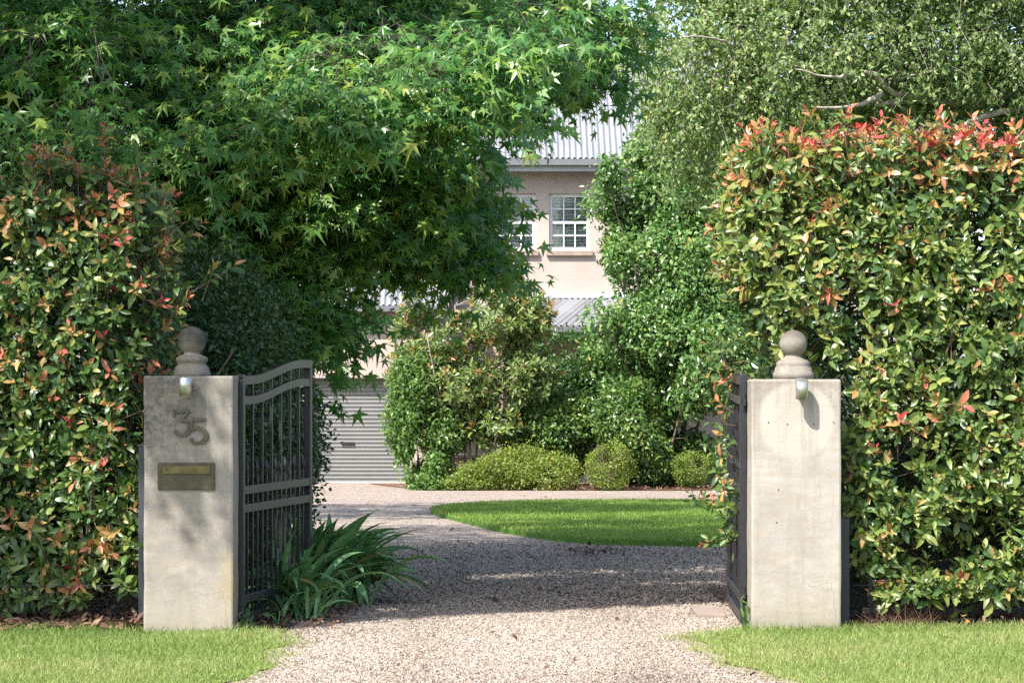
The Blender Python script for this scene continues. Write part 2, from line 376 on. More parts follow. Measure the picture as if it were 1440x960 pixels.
# ------------------------------------------------------------------ generic shrubs and crowns
def ell_points(ells, n, shell=.55, cut_low=None):
    """points spread in a union of ellipsoids (c, r), thicker towards the skin; returns points and outward normals"""
    vol = np.array([e[1][0]*e[1][1]*e[1][2] for e in ells])**(2/3); w = vol/vol.sum()
    k = rng.choice(len(ells), n, p=w)
    d = nrm(rnd(n)); rad = (shell**3+(1-shell**3)*rng.random(n))**(1/3)
    c = np.array([e[0] for e in ells])[k]; r = np.array([e[1] for e in ells])[k]
    P = c+d*r*rad[:,None]; Nn = nrm(d/r)
    return P, Nn, k
def leaf_cloud(mb, tm, ells, n, size, sj=.25, shell=.6, out=.7, droop=.25, up=.35, gap=-.25, gf=3.0, tlo=0., thi=.9, tskew=1.0, special=0., zmin=None, rag=.08, cl=None, flat=.0):
    P, Nn, k = ell_points(ells, n, shell)
    g = Noise3(gf, 6); keep = g(P) > gap
    if zmin is not None: keep &= P[:,2] > zmin
    P, Nn = P[keep], Nn[keep]; n = len(P)
    g2 = Noise3(gf*1.2, 6)
    P = P+Nn*(g2(P)[:,None]*rag*2)+rnd(n, rag*.5)
    Y = nrm(Nn*out+rnd(n,.6)+np.array([0,0,-droop])); Z = nrm(Nn*.6+np.array([0,0,up])+rnd(n,.45))
    ln = size*(1+rng.normal(0,sj,n)).clip(.4,1.8)
    cl = Noise3(gf*1.6,5)
    t = tlo+(thi-tlo)*np.clip(rng.random(n)**tskew*.75+.25*(cl(P)+.5), 0, 1)
    if special: t[rng.random(n) < special] = 1.0
    scat_multi(mb, tm, P, Y, Z, ln, None, t)
    return P, Nn
def crown_limbs(mb, base, ends, r0, r1=.006, k=6, wob=.12, up=.4, seg=7):
    base = np.asarray(base,float)
    for e in ends:
        e = np.asarray(e,float); t = np.linspace(0,1,seg)[:,None]
        L = np.linalg.norm(e-base)
        ctrl = base+(e-base)*.45+np.array([0,0,up*L*.25])
        P = (1-t)**2*base+2*t*(1-t)*ctrl+t*t*e
        P[1:-1] += rnd(seg-2, wob*L*.12)
        mb.tube(P, np.linspace(r0, r1, seg), k)
def twigs_to(mb, limbs_pts, pts, r=.006, sub=1.0):
    for p in pts:
        if rng.random() > sub: continue
        d = np.linalg.norm(limbs_pts-p, axis=1); q = limbs_pts[np.argmin(d+ (limbs_pts[:,2] > p[2]+.1)*.3)]
        mid = (p+q)/2+rnd(1,.06*np.linalg.norm(p-q))[0]+np.array([0,0,.05*np.linalg.norm(p-q)])
        mb.tube(np.array([q,mid,p]), [r*1.6,r,r*.4], 4, cap=False)
def shrub(name, label, cat, ells, n, size, matn, tm, stem_r=.02, stems=5, group=None, stemmat='stem', base=None, twig=60, **kw):
    c = np.mean([e[0] for e in ells], axis=0)
    base = np.array([c[0], c[1], float(gz(c[1]))]) if base is None else np.asarray(base,float)
    root = empty(name, base, label, cat, group)
    mb = MB(); P, Nn = leaf_cloud(mb, tm, ells, n, size, **kw); mb.build('foliage', M[matn], root)
    sb = MB(); ends = [np.array(e[0])+rng.uniform(-.45,.45,3)*np.array(e[1]) for e in ells for _ in range(max(1,stems//len(ells)))]
    crown_limbs(sb, base-np.array([0,0,.03]), ends, stem_r)
    lp = np.concatenate(sb.V); idx = rng.choice(len(P), min(twig,len(P)), replace=False)
    twigs_to(sb, lp, P[idx], .004)
    sb.build('stems', M[stemmat], root)
    return root

# ================================================================== GROUND
def sheet(name, xs, ys, dz, m, kind='structure', mask=None):
    xs=np.asarray(xs,float); ys=np.asarray(ys,float)
    X,Y = np.meshgrid(xs,ys); Z = gz(Y)+dz
    V = np.stack([X,Y,Z],-1).reshape(-1,3); nx=len(xs)
    i = (np.arange(len(ys)-1)[:,None]*nx+np.arange(nx-1)[None]).ravel()
    return tag(MB().add(V, np.stack([i,i+1,i+nx+1,i+nx],1)).build(name, m), kind=kind)
ysg = np.concatenate([[-300,-40,0], np.linspace(6,60,60), [80,150,400]])
sheet('ground', [-400,-40,-10,0,10,40,400], ysg, -.012, M['ground'])
def ribbon(name, left, right, ys, dz, m):
    L=np.array([left(y) for y in ys]); Rr=np.array([right(y) for y in ys]); k=14
    t=np.linspace(0,1,k)
    X=L[:,None]*(1-t)+Rr[:,None]*t; Y=np.repeat(np.asarray(ys)[:,None],k,1); Z=gz(Y)+dz
    V=np.stack([X,Y,Z],-1).reshape(-1,3); i=(np.arange(len(ys)-1)[:,None]*k+np.arange(k-1)[None]).ravel()
    return tag(MB().add(V,np.stack([i,i+1,i+k+1,i+k],1)).build(name,m), kind='structure')
DL = lambda y: np.interp(y, [2,9,11.1,12,12.8,13.3,14,15,16,18,20,30,50], [-2.2,-1.35,-1.10,-1.05,-1.08,-1.2,-1.30,-1.32,-1.4,-1.6,-3,-7,-9])+.05*math.sin(y*5)+.03*math.sin(y*13)
DR = lambda y: np.interp(y, [2,9,10.5,11.1,11.6,12.2,12.8,13.1,13.35,13.6,15,17,20,30,50], [3,1.7,1.28,1.12,1.0,.92,.80,.84,1.06,1.45,1.5,3,7,10,11])+.05*math.sin(y*4+1)+.03*math.sin(y*11)
ribbon('driveway', lambda y: DL(y)-.3, lambda y: DR(y)+.3, np.concatenate([np.linspace(2,14,90), np.linspace(14.2,50.3,120)]), 0.0, M['gravel'])
# verges of turf in front of the hedges
ribbon('verge', lambda y: -9.0, lambda y: DL(y)-.16, np.linspace(4,13.32,90), .006, M['turf'])
ribbon('verge', lambda y: DR(y)+.16, lambda y: 9.0, np.linspace(4,13.32,90), .006, M['turf'])
ribbon('hedge_bed', lambda y: -9.0, lambda y: -1.25 if y<14 else -1.35, np.linspace(13.325,17.5,24), .010, M['soil'])
ribbon('hedge_bed', lambda y: 1.36, lambda y: 9.0, np.linspace(13.325,17.0,24), .010, M['soil'])
ribbon('garden_bed', lambda y: -1.6-.25*(y-43.9), lambda y: 9.0, np.linspace(43.9,49.2,24), .012, M['mulch'])

# back lawn: a kidney of turf inside the turning circle
def lawn_outline():
    pts = [(-1.02,33.4),(-1.08,32.2),(-.92,30.8),(-.55,28.6),(-.2,26.6),(.2,24.9),(.65,23.7),(1.2,23.2),(2.2,23.05),(5,23.0),(8,24),(9.6,28),(9,33),(6,36.0),(2.6,36.4),(.9,36.2),(-.1,35.6),(-.7,34.6)]
    P=np.array(pts); n=len(P); out=[]
    for i in range(n):
        p0,p1,p2,p3=P[i-1],P[i],P[(i+1)%n],P[(i+2)%n]
        for t in np.linspace(0,1,8,endpoint=False):
            out.append(.5*((2*p1)+(-p0+p2)*t+(2*p0-5*p1+4*p2-p3)*t*t+(-p0+3*p1-3*p2+p3)*t**3))
    return np.array(out)
LO = lawn_outline()
def inside(P, poly):
    x,y=P[:,0],P[:,1]; r=np.zeros(len(P),bool); n=len(poly)
    for i in range(n):
        x0,y0=poly[i-1]; x1,y1=poly[i]
        c=((y0>y)!=(y1>y)) & (x < (x1-x0)*(y-y0)/(y1-y0+1e-12)+x0)
        r^=c
    return r
top=np.stack([LO[:,0],LO[:,1],gz(LO[:,1])+.045],1); low=top.copy(); low[:,2]-=.07; c=np.array([[3.,30.,float(gz(30))+.045]])
n=len(top); i=np.arange(n)
mb=MB(); mb.add(np.concatenate([top,low,c]), [np.stack([i,(i+1)%n,np.full(n,2*n)],1), np.stack([i,i+n,(i+1)%n+n,(i+1)%n],1)])
tag(mb.build('back_lawn', M['lawn']), kind='structure')

# gravel edge round the lawn: low pinkish brick-on-edge line
# ---- grass blades
BL = (np.array([(-.5,0,0),(.5,0,0),(-.36,.55,.10),(.36,.55,.10),(0,1,.36)]), [np.array([(0,1,3,2)]), np.array([(2,3,4)])])
def blades(mb, P, h, w, tint, lean=.5):
    n=len(P); tv,tfs=BL
    Y=nrm(rnd(n,lean)*np.array([1,1,.1])+np.array([0,0,1.])); Z=nrm(rnd(n)*np.array([1,1,.2]))
    X=nrm(np.cross(Y,Z)); Z=np.cross(X,Y)
    V=P[:,None]+tv[None,:,0:1]*(X*w[:,None])[:,None]+tv[None,:,1:2]*(Y*h[:,None])[:,None]+tv[None,:,2:3]*(Z*h[:,None])[:,None]
    Fs=[(f[None]+np.arange(n)[:,None,None]*5).reshape(-1,f.shape[1]) for f in tfs]
    mb.add(V.reshape(-1,3), Fs, np.repeat(tint,5))
def verge_grass(side):
    n=120000
    x=rng.uniform(.7,4.4,n)*side; y=10.2+(13.42-10.2)*rng.random(n)
    edge=np.array([DL(v) if side<0 else DR(v) for v in y])
    d=(edge-x) if side<0 else (x-edge)
    g=Noise3(1.6,6); g2=Noise3(5,6); P=np.stack([x,y,np.zeros(n)],1)
    keep=d+.16*g2(P)+.08*rng.normal(size=n) > .03
    keep &= rng.random(n) < np.clip(.16+d*2.4+.25*g2(P),.06,1)
    P=P[keep]; d=d[keep]; n=len(P); P[:,2]=.004
    h=(.026+.026*rng.random(n)+.014*g(P)+.012*np.clip(g2(P),0,1))*np.where(P[:,1]>13.2,1.5,1)*np.clip(.5+d*1.2,.5,1)
    t=np.clip(.40+.42*g(P)+.16*g2(P)+.20*rng.normal(size=n)+.35*np.clip(.35-d,0,1),0,1)
    mb=MB(); blades(mb,P,h,.003+.0015*rng.random(n),t,.6)
    return tag(mb.build('verge_grass', M['grass']), kind='stuff')
verge_grass(-1); verge_grass(1)
n=150000; x=-1.3+9.5*rng.random(n)**1.15; y=23+13.6*rng.random(n); P=np.stack([x,y,gz(y)+.045],1)
P=P[inside(P,LO)]; n=len(P); g=Noise3(.9,5); mb=MB()
blades(mb,P,.035+.02*rng.random(n),.010+.004*rng.random(n),np.clip(.45+.3*g(P)+.2*rng.normal(size=n),0,1),.6)
tag(mb.build('lawn_grass', M['lawngrass']), kind='stuff')

def clover():
    n=5200; P=np.stack([rng.uniform(-3.4,3.6,n),rng.uniform(10.9,13.35,n),np.zeros(n)],1); g=Noise3(3.2,5)
    e=np.array([max(DL(y)-x,x-DR(y)) for x,y,_ in P]); P=P[(g(P)>.30)&(e>.08)]; n=len(P); P[:,2]=.018+.02*rng.random(n)
    mb=MB(); scat_multi(mb,SM,P,rnd(n)*np.array([1,1,.2]),nrm(rnd(n,.3)+np.array([0,-.2,1])),rng.uniform(.012,.024,n),rng.uniform(.012,.02,n),rng.uniform(.1,.8,n)); return tag(mb.build('clover',M['bright']),kind='stuff')
clover()
# ---- loose gravel stones near the camera
OCT=(np.array([(1,0,0),(0,1,0),(-1,0,0),(0,-1,0),(0,0,.8),(0,0,-.8),]), np.array([(0,1,4),(1,2,4),(2,3,4),(3,0,4),(1,0,5),(2,1,5),(3,2,5),(0,3,5)]))
def stones(n, y0, y1, r0, r1, pw=1.0):
    y=y0+(y1-y0)*rng.random(n)**pw; L=np.array([DL(v) for v in y]); Rr=np.array([DR(v) for v in y])
    L=np.maximum(L,-2.6); Rr=np.minimum(Rr,2.6)
    x=L+(Rr-L)*rng.random(n)+rng.normal(0,.05,n)
    r=r0*(r1/r0)**rng.random(n)
    P=np.stack([x,y,gz(y)+r*.25],1); tv,tf=OCT
    A=nrm(rnd(n)); B=nrm(np.cross(A,rnd(n))); C=np.cross(A,B)
    sc=rng.uniform(.65,1.25,(n,3))*r[:,None]
    jit=rng.normal(0,.18,(n,6,3))
    tvj=tv[None]+jit
    V=P[:,None]+tvj[:,:,0:1]*(A*sc[:,0:1])[:,None]+tvj[:,:,1:2]*(B*sc[:,1:2])[:,None]+tvj[:,:,2:3]*(C*sc[:,2:3])[:,None]
    F=(tf[None]+np.arange(n)[:,None,None]*6).reshape(-1,3)
    g=Noise3(1.3,5); g2_=Noise3(2.6,4)
    t=np.clip(.52+.2*rng.normal(size=n)+.12*g(P),0,1); bx_=.07*np.sin(y*.9); t-=.10*np.exp(-(np.minimum(abs(x+.50+bx_),abs(x-.62+bx_))/.17)**2)*(.6+.4*g(P)); t=np.clip(t,0,1); t[rng.random(n)<.16]*=.2; t=np.clip(t-.22*np.clip(g2_(P)-.25,0,1),0,1)
    return V.reshape(-1,3),F,np.repeat(t,6)
mb=MB(); mb.add(*stones(210000,10.6,15.4,.0026,.0072)); mb.add(*stones(36000,15.2,24,.0055,.013,1.3))
tag(mb.build('loose_gravel', M['stones']), kind='stuff')

# ---- leaf litter under the hedges and on the beds
def litter(name, n, x0,x1,y0,y1, size, dz=.02, pile=.03):
    P=np.stack([rng.uniform(x0,x1,n),rng.uniform(y0,y1,n),np.zeros(n)],1); P[:,2]=gz(P[:,1])+dz+pile*rng.random(n)
    mb=MB(); scat_multi(mb,OV+SM,P,rnd(n)*np.array([1,1,.35]),nrm(rnd(n,.5)+np.array([0,0,1])),size*rng.uniform(.5,1.2,n),None,np.clip(rng.normal(.5,.28,n),0,1))
    return tag(mb.build(name,M['litter']),kind='stuff')
litter('leaf_litter',2600,-4.4,-1.95,13.3,14.1,.07)
litter('leaf_litter',700,1.85,4.6,13.34,14.2,.06)
litter('leaf_litter',300,-1.5,-.95,13.45,15.4,.05)
litter('fallen_leaves',70,-3,3,10.8,14.4,.045,.012,.01)
litter('bark_mulch',3500,.3,6.5,43.95,46.4,.09)
litter('fallen_leaves',260,-2.4,3.5,14.5,40,.06,.004,.01)

# ================================================================== HOUSE
HX = empty('house', (0,52,float(gz(52))), 'two storey house in pinkish cream render with grey corrugated steel roofs', 'house')
def wall_holes(mb, x0,x1,z0,z1,y,th,holes):
    xs=sorted({x0,x1,*[h[0] for h in holes],*[h[1] for h in holes]}); zs=sorted({z0,z1,*[h[2] for h in holes],*[h[3] for h in holes]})
    solid=lambda a,b:not any(h[0]<=a<h[1] and h[2]<=b<h[3] for h in holes)
    for i in range(len(xs)-1):
        j=0
        while j<len(zs)-1:
            if solid((xs[i]+xs[i+1])/2,(zs[j]+zs[j+1])/2):
                k=j
                while k+1<len(zs)-1 and solid((xs[i]+xs[i+1])/2,(zs[k+1]+zs[k+2])/2): k+=1
                mb.box((xs[i],y,zs[j]),(xs[i+1],y+th,zs[k+1])); j=k+1
            else: j+=1
MW=52.0
wins=[(.795,1.68,4.24,5.47),(-.37,.515,4.24,5.47),(-.15,.72,1.09,2.45)]
mb=MB(); wall_holes(mb,-7.2,9.2,-1.0,6.02,MW,.28,wins)
mb.box((-7.2,MW+.281,-1),(-6.95,59,6.02)); mb.box((8.95,MW+.281,-1),(9.2,59,6.02)); mb.box((-7.2,59.001,-1),(9.2,59.2,6.02))
mb.build('wall', M['wall'], HX)
def window(w, cols=3, label=None):
    x0,x1,z0,z1=w; y=MW+.10; f=.075
    fm=MB()
    fm.box((x0,y,z0),(x0+f,y+.10,z1)); fm.box((x1-f,y,z0),(x1,y+.10,z1)); fm.box((x0+f,y,z1-f),(x1-f,y+.10,z1)); fm.box((x0+f,y,z0),(x1-f,y+.10,z0+f))
    zm=(z0+z1)/2
    fm.box((x0+f,y+.012,zm-.03),(x1-f,y+.06,zm+.03))
    for i in range(1,cols):
        xc=x0+f+(x1-x0-2*f)*i/cols
        fm.box((xc-.013,y+.016,z0+f),(xc+.013,y+.056,zm-.03)); fm.box((xc-.013,y+.016,zm+.03),(xc+.013,y+.056,z1-f))
    for zz in ((z0+f+zm-.03)/2,(z1-f+zm+.03)/2):
        for i in range(cols):
            a=x0+f+(x1-x0-2*f)*i/cols+.013; b_=x0+f+(x1-x0-2*f)*(i+1)/cols-.013
            if i==0: a-=.013
            if i==cols-1: b_+=.013
            fm.box((a,y+.018,zz-.012),(b_,y+.054,zz+.012))
    wf=MB(); wf.box((x0,y+.11,z0),(x1,y+.55,z1))
    win=fm.build('window',M['white'],HX)
    MB().box((x0+f+.001,y+.034,z0+f+.001),(x1-f-.001,y+.038,z1-f-.001)).build('pane',M['glass'],win)
    lv=MB()
    for k,zc in enumerate(np.arange(z0+f+.03,z1-f-.02,.068)):
        a=R(48); hw=.036
        p=np.array([(-hw*math.cos(a),-hw*math.sin(a)),(hw*math.cos(a),hw*math.sin(a))])
        yy=y+.115
        V=[(x0+f+.01,yy+p[0,0],zc+p[0,1]),(x1-f-.01,yy+p[0,0],zc+p[0,1]),(x1-f-.01,yy+p[1,0],zc+p[1,1]),(x0+f+.01,yy+p[1,0],zc+p[1,1])]
        V+= [(a_,b_,c_+.007) for a_,b_,c_ in V]
        lv.add(V,np.array([(0,3,2,1),(4,5,6,7),(0,1,5,4),(1,2,6,5),(2,3,7,6),(3,0,4,7)]))
    lv.build('shutter_louvre',M['louvre'],win)
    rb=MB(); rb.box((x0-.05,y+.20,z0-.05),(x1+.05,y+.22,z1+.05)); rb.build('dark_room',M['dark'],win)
    bevel_box('sill',(x0-.06,MW-.09,z0-.115),(x1+.06,MW+.10,z0-.002),.012,M['sill'],win)
for w in wins: window(w)

def corrugated(p0,p1,q0,q1,pitch,amp,nseg=2):
    """corrugated sheet, p0-p1 the low edge, q0-q1 the high edge"""
    p0,p1,q0,q1=[np.array(v,float) for v in (p0,p1,q0,q1)]
    L=np.linalg.norm(p1-p0); n=int(L/pitch*8)
    t=np.linspace(0,1,n)[:,None]; A=p0+(p1-p0)*t; B=q0+(q1-q0)*t
    nv=nrm(np.cross(p1-p0,q0-p0)); 
    if nv[2]<0: nv=-nv
    # wave keyed to position along the low edge direction so hips keep their ribs parallel
    u=nrm(p1-p0); sA=((A-p0)@u); sB=((B-p0)@u)
    A=A+nv*(amp*np.sin(2*np.pi*sA/pitch))[:,None]; B=B+nv*(amp*np.sin(2*np.pi*sB/pitch))[:,None]
    V=np.concatenate([A,B]); i=np.arange(n-1)
    F=np.stack([i,i+1,i+1+n,i+n],1)
    if np.cross(V[1]-V[0],V[n]-V[0])[2]<0: F=F[:,::-1]
    return V,F
rm=MB(); rm.add(*corrugated((-7.7,51.42,6.17),(9.7,51.42,6.17),(-7.7,56.0,9.35),(9.7,56.0,9.35),.125,.026))
rm.add(*corrugated((9.7,60.0,6.17),(-7.7,60.0,6.17),(9.7,56.0,9.35),(-7.7,56.0,9.35),.125,.026))
rm.build('roof',M['roof'],HX,True)
mb=MB(); mb.box((-7.7,51.34,6.02),(9.7,51.47,6.15)); mb.build('gutter',M['gutter'],HX)
mb=MB(); mb.box((-7.65,51.475,5.90),(9.65,51.51,6.13)); mb.box((-7.65,51.515,5.97),(9.65,51.998,5.99)); mb.build('fascia',M['fascia'],HX)
# gable ends
for x in (-7.2,9.2):
    mb=MB(); mb.add([(x,52,6.03),(x,59.5,6.03),(x,56,9.1),(x+.1,52,6.03),(x+.1,59.5,6.03),(x+.1,56,9.1)],[np.array([(0,1,2),(3,5,4)]),np.array([(0,3,4,1),(1,4,5,2),(2,5,3,0)])]); mb.build('gable',M['wall'],HX)
# garage wing
GY=50.0
mb=MB(); wall_holes(mb,-9.0,-1.6,-1.0,2.86,GY,.30,[(-4.2,-2.12,-1.0,1.50)])
mb.box((-1.9,GY+.301,-1),(-1.6,MW-.002,2.86)); mb.box((-9,GY+.301,-1),(-8.7,MW-.002,2.86)); mb.build('garage_wall',M['wall'],HX)
rm=MB(); rm.add(*corrugated((-9.3,49.72,2.99),(-1.3,49.72,2.99),(-9.3,51.99,4.62),(-1.3,51.99,4.62),.125,.026)); rm.build('garage_roof',M['roof'],HX,True)
mb=MB(); mb.box((-9.3,49.62,2.86),(-1.3,49.75,2.98)); mb.build('gutter',M['gutter'],HX)
mb=MB(); mb.box((-9.25,49.755,2.74),(-1.35,49.80,2.96)); mb.box((-9.25,49.805,2.80),(-1.35,49.995,2.82)); mb.build('fascia',M['sill'],HX)
# roller door
prof=[]; z=-.70; 
while z<1.52:
    for dz,dy in ((0,.008),(.012,.008),(.020,-.008),(.045,-.013),(.068,-.008),(.074,.008)): prof.append((z+dz,dy))
    z+=.083
prof=np.array(prof); n=len(prof); yd=GY+.27
V=np.concatenate([np.stack([np.full(n,-4.19),yd+prof[:,1],prof[:,0]],1),np.stack([np.full(n,-2.13),yd+prof[:,1],prof[:,0]],1)])
i=np.arange(n-1); door=MB().add(V,np.stack([i,i+n,i+n+1,i+1],1)).build('roller_door',M['roller'],HX)
mb=MB(); mb.box((-3.55,yd-.05,.12),(-3.28,yd-.018,.165)); mb.build('handle',M['black_metal'],door)
mb=MB(); mb.box((-4.19,yd-.03,-.72),(-2.13,yd+.02,-.655)); mb.build('bottom_bar',M['fascia'],door)
# porch roof against the wall
rm=MB(); rm.add(*corrugated((-.40,49.5,2.56),(6.5,49.5,2.56),(.55,51.99,3.22),(6.5,51.99,3.22),.125,.026))
rm.add(*corrugated((-.40,51.99,2.56),(-.40,49.5,2.56),(.55,51.99,3.22),(.55,51.98,3.22),.125,.026)); rm.build('porch_roof',M['roof'],HX,True)
mb=MB(); mb.box((-.46,49.40,2.44),(6.5,49.50,2.55)); mb.box((-.50,49.40,2.44),(-.405,51.98,2.55)); mb.build('gutter',M['gutter'],HX)
for px in (-.3,2.2,4.6):
    mb=MB(); mb.box((px,49.55,-.7),(px+.11,49.66,2.45)); mb.build('porch_post',M['sill'],HX)
mb=MB(); mb.box((-.1,51.93,3.22),(6.5,51.995,3.32)); mb.build('flashing',M['fascia'],HX)
# terrace wall behind the shrubs
tw=empty('terrace_wall',(1.8,46.8,float(gz(46.8))),'low sandstone terrace wall behind the round clipped shrubs','wall')
mb=MB(); mb.box((-1.45,46.8,-.9),(.2,47.1,-.06)); mb.box((2.6,46.8,-.9),(7,47.1,-.06)); mb.build('wall',M['terrace'],tw)
bevel_box('coping',(-1.5,46.74,-.058),(7.05,47.2,.01),.012,M['flag'],tw)

# ================================================================== GATE PILLARS
def pillar(cx, y0, z0, h, w, matn, finm, label, ball_r, left):
    root=empty('gate_pillar',(cx,y0+w/2,z0),label,'gate pillar','pillars either side of the gate')
    me=bevel_box('shaft',(-w/2,-w/2,-.05),(w/2,-w/2+.30,h),.012,M[matn],None,12,.0035)
    me.parent=root
    f=MB()
    if left:
        prof=[(0,0),(.100,0),(.102,.012),(.097,.03),(.093,.048),(.080,.060),(.074,.072),(.084,.080),(.088,.092),(.084,.104),(.066,.112),(.046,.122),(.044,.132)]
    else:
        prof=[(0,0),(.114,0),(.114,.036),(.105,.042),(.101,.066),(.094,.072),(.094,.078),(.094,.094),(.080,.104),(.058,.116),(.048,.126),(.046,.136)]
    zc=prof[-1][1]+math.sqrt(ball_r**2-prof[-1][0]**2)
    a0=math.atan2(prof[-1][1]-zc,prof[-1][0])
    for a in np.linspace(a0,math.pi/2,20)[1:]: prof.append((max(ball_r*math.cos(a),.0005),zc+ball_r*math.sin(a)))
    f.lathe(prof,(0,0,0),40)
    fo=f.build('finial',M[finm],None,True); fo.parent=root; fo.location=(0,-w/2+.150,h-.001)
    return root
def local(o,parent): o.parent=parent; return o
SL=FPX/13.25
PW=.49
pl_y=13.22
PLx=(265-720)/FPX*pl_y; PRy=13.32; PRx=(1120-720)/FPX*PRy
PLH=CAM_H-(527-540)/FPX*pl_y; PRH=CAM_H-(533-540)/FPX*PRy
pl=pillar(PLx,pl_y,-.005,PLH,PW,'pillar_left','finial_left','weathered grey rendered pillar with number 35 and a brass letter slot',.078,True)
pr=pillar(PRx,PRy,.03,PRH-.03,.495,'pillar_right','finial_right','pale rendered pillar with a faint round mark beside the right hedge',.077,False)
def lamp(p,x,z,w,slant):
    r=.034; h=.102; y=-w/2-.080
    k=28; a=np.arange(k)*2*np.pi/k
    rings=[]
    for rr,zz,sl in ((.024,-h/2+.004,0),(r,-h/2,0),(r,h/2,slant),(r-.003,h/2+.002,slant),(.0005,h/2+.002,0)):
        rings.append(np.stack([x+rr*np.cos(a),y+rr*np.sin(a),z+zz+sl*rr*np.sin(a)],1))
    V=np.concatenate(rings); n=len(rings); i=np.arange(n-1)[:,None]*k; j=np.arange(k)[None]; j2=(j+1)%k
    F=np.stack([i+j,i+j2,i+k+j2,i+k+j],-1).reshape(-1,4)
    L=local(MB().add(V,F).build('wall_lamp',M['steel'],None,True),p)
    local(MB().box((x-.02,y+r-.004,z-.03),(x+.02,-w/2+.001,z+.03)).build('bracket',M['steel'],None),L)
    kk=MB(); kk.lathe([(.0005,0),(.024,0),(.024,.006)],(x,y,z-h/2-.002),24); local(kk.build('lens',M['lens'],None),L)
lamp(pl,(263.5-265)/FPX*pl_y,CAM_H-(543.5-540)/FPX*pl_y+.005,PW,.12)
lamp(pr,(1125-1120)/FPX*PRy,CAM_H-(548-540)/FPX*PRy-.03,.495,.5)
# house number
def stroke(mb,pts,wid,org,sc,y0,d,smooth=True):
    P=catmull(pts) if smooth else np.array(pts,float); n=len(P)
    W=np.interp(np.linspace(0,1,n),np.linspace(0,1,len(wid)),wid)
    T=nrm(np.gradient(P,axis=0)); Nn=np.stack([-T[:,1],T[:,0]],1)
    A=P+Nn*W[:,None]/2; B=P-Nn*W[:,None]/2
    def w3(Q,y): return np.stack([org[0]+Q[:,0]*sc,np.full(n,y),org[1]+Q[:,1]*sc],1)
    V=np.concatenate([w3(A,y0-d),w3(B,y0-d),w3(A,y0),w3(B,y0)]); i=np.arange(n-1)
    F=[np.stack([i,i+1,i+1+n,i+n],1),np.stack([i+2*n,i,i+n*0+i*0+i,i],1)[:0],np.stack([i,i+2*n,i+1+2*n,i+1],1),np.stack([i+n,i+1+n,i+1+3*n,i+3*n],1),
       np.array([(0,n,3*n,2*n),(n-1,3*n-1,4*n-1,2*n-1)])]
    F=[f for f in F if len(f)]
    mb.add(V,F)
PXM=pl_y/FPX
def pix(px,py): return ((px-265)*PXM, CAM_H-(py-540)*PXM+.005)
yf=-PW/2-.003
d3=MB(); o=pix(242,612); sc=.143
stroke(d3,[(.08,.72),(.08,.93)],[.10,.07],o,sc,yf,.010,False)
stroke(d3,[(.06,.93),(.66,.93)],[.10,.10],o,sc,yf,.0115,False)
stroke(d3,[(.66,.95),(.34,.58)],[.07,.10],o,sc,yf,.0108,False)
stroke(d3,[(.34,.58),(.52,.57),(.66,.44),(.68,.28),(.58,.10),(.38,.03),(.20,.07),(.10,.17)],[.08,.12,.16,.17,.15,.10,.10,.14],o,sc,yf,.0100)
local(d3.build('house_number',M['bronze'],None),pl)['label']='raised bronze digit 3'
d5=MB(); o=pix(265,623)
stroke(d5,[(.14,.93),(.64,.90)],[.12,.11],o,sc,yf,.0115,False)
stroke(d5,[(.17,.96),(.12,.50)],[.06,.08],o,sc,yf,.0108,False)
stroke(d5,[(.12,.50),(.30,.60),(.52,.55),(.66,.40),(.66,.22),(.54,.07),(.34,.02),(.16,.06),(.08,.18)],[.06,.10,.13,.17,.17,.14,.10,.11,.15],o,sc,yf,.0100)
local(d5.build('house_number',M['bronze'],None),pl)['label']='raised bronze digit 5'
a_=pix(222,688); b_=pix(302,650)
sl=bevel_box('letter_slot',(a_[0],-PW/2-.010,a_[1]),(b_[0],-PW/2-.0005,b_[1]),.002,M['brassplate']); local(sl,pl)
a_=pix(229,666); b_=pix(296,655)
fl=bevel_box('flap',(a_[0],-PW/2-.016,a_[1]),(b_[0],-PW/2-.0105,b_[1]),.002,M['brass']); local(fl,sl)
# small screw holes of the missing plaque
hb=MB()
for hx,hz in ((-.05,1.12),(.095,1.12),(-.155,1.13),(.205,1.13),(-.10,.76),(-.11,.58)):
    hb.lathe([(.0005,0),(.004,0)],(0,0,0),8); V=hb.V[-1]; hb.V[-1]=np.stack([V[:,0]+hx,np.full(len(V),-.495/2-.004),V[:,1]+hz],1)
local(hb.build('screw_holes',M['dark'],None),pr)
# slim steel hinge posts fixed to the pillars' inner faces and fence posts on their outer faces
def hinge_post(p,x0,x1,z1,y0,y1):
    local(bevel_box('hinge_post',(x0,y0,-.02),(x1,y1,z1),.003,M['black_metal']),p)
hinge_post(pl,PW/2+.002,PW/2+.028,1.40,.0,.05)
hinge_post(pr,-.495/2-.028,-.495/2-.002,1.36,.0,.05)
def fence_post(x,y,z0,z1,lab):
    r=empty('fence_post',(x,y,z0),lab,'fence post','charcoal posts beside the pillars')
    local(bevel_box('post',(-.035,-.05,-.03),(.035,.05,z1-z0),.004,M['charcoal']),r)
    local(bevel_box('cap',(-.039,-.054,z1-z0+.001),(.039,.054,z1-z0+.012),.003,M['charcoal']),r)
def board_fence(x0,x1,y,lab):
    r=empty('board_fence',((x0+x1)/2,y,0),lab,'fence','charcoal board fences behind the hedges')
    for k in range(6): local_b=bevel_box('board',(x0,y,.06+k*.165),(x1,y+.022,.06+k*.165+.155),.003,M['charcoal'],r)
    for x in np.arange(x0+.15,x1,1.6): bevel_box('post',(x,y+.024,-.03),(x+.08,y+.10,1.04),.004,M['charcoal'],r)
board_fence(-6.2,PLx-PW/2-.015,14.15,'charcoal horizontal board fence behind the foliage beside the numbered pillar')
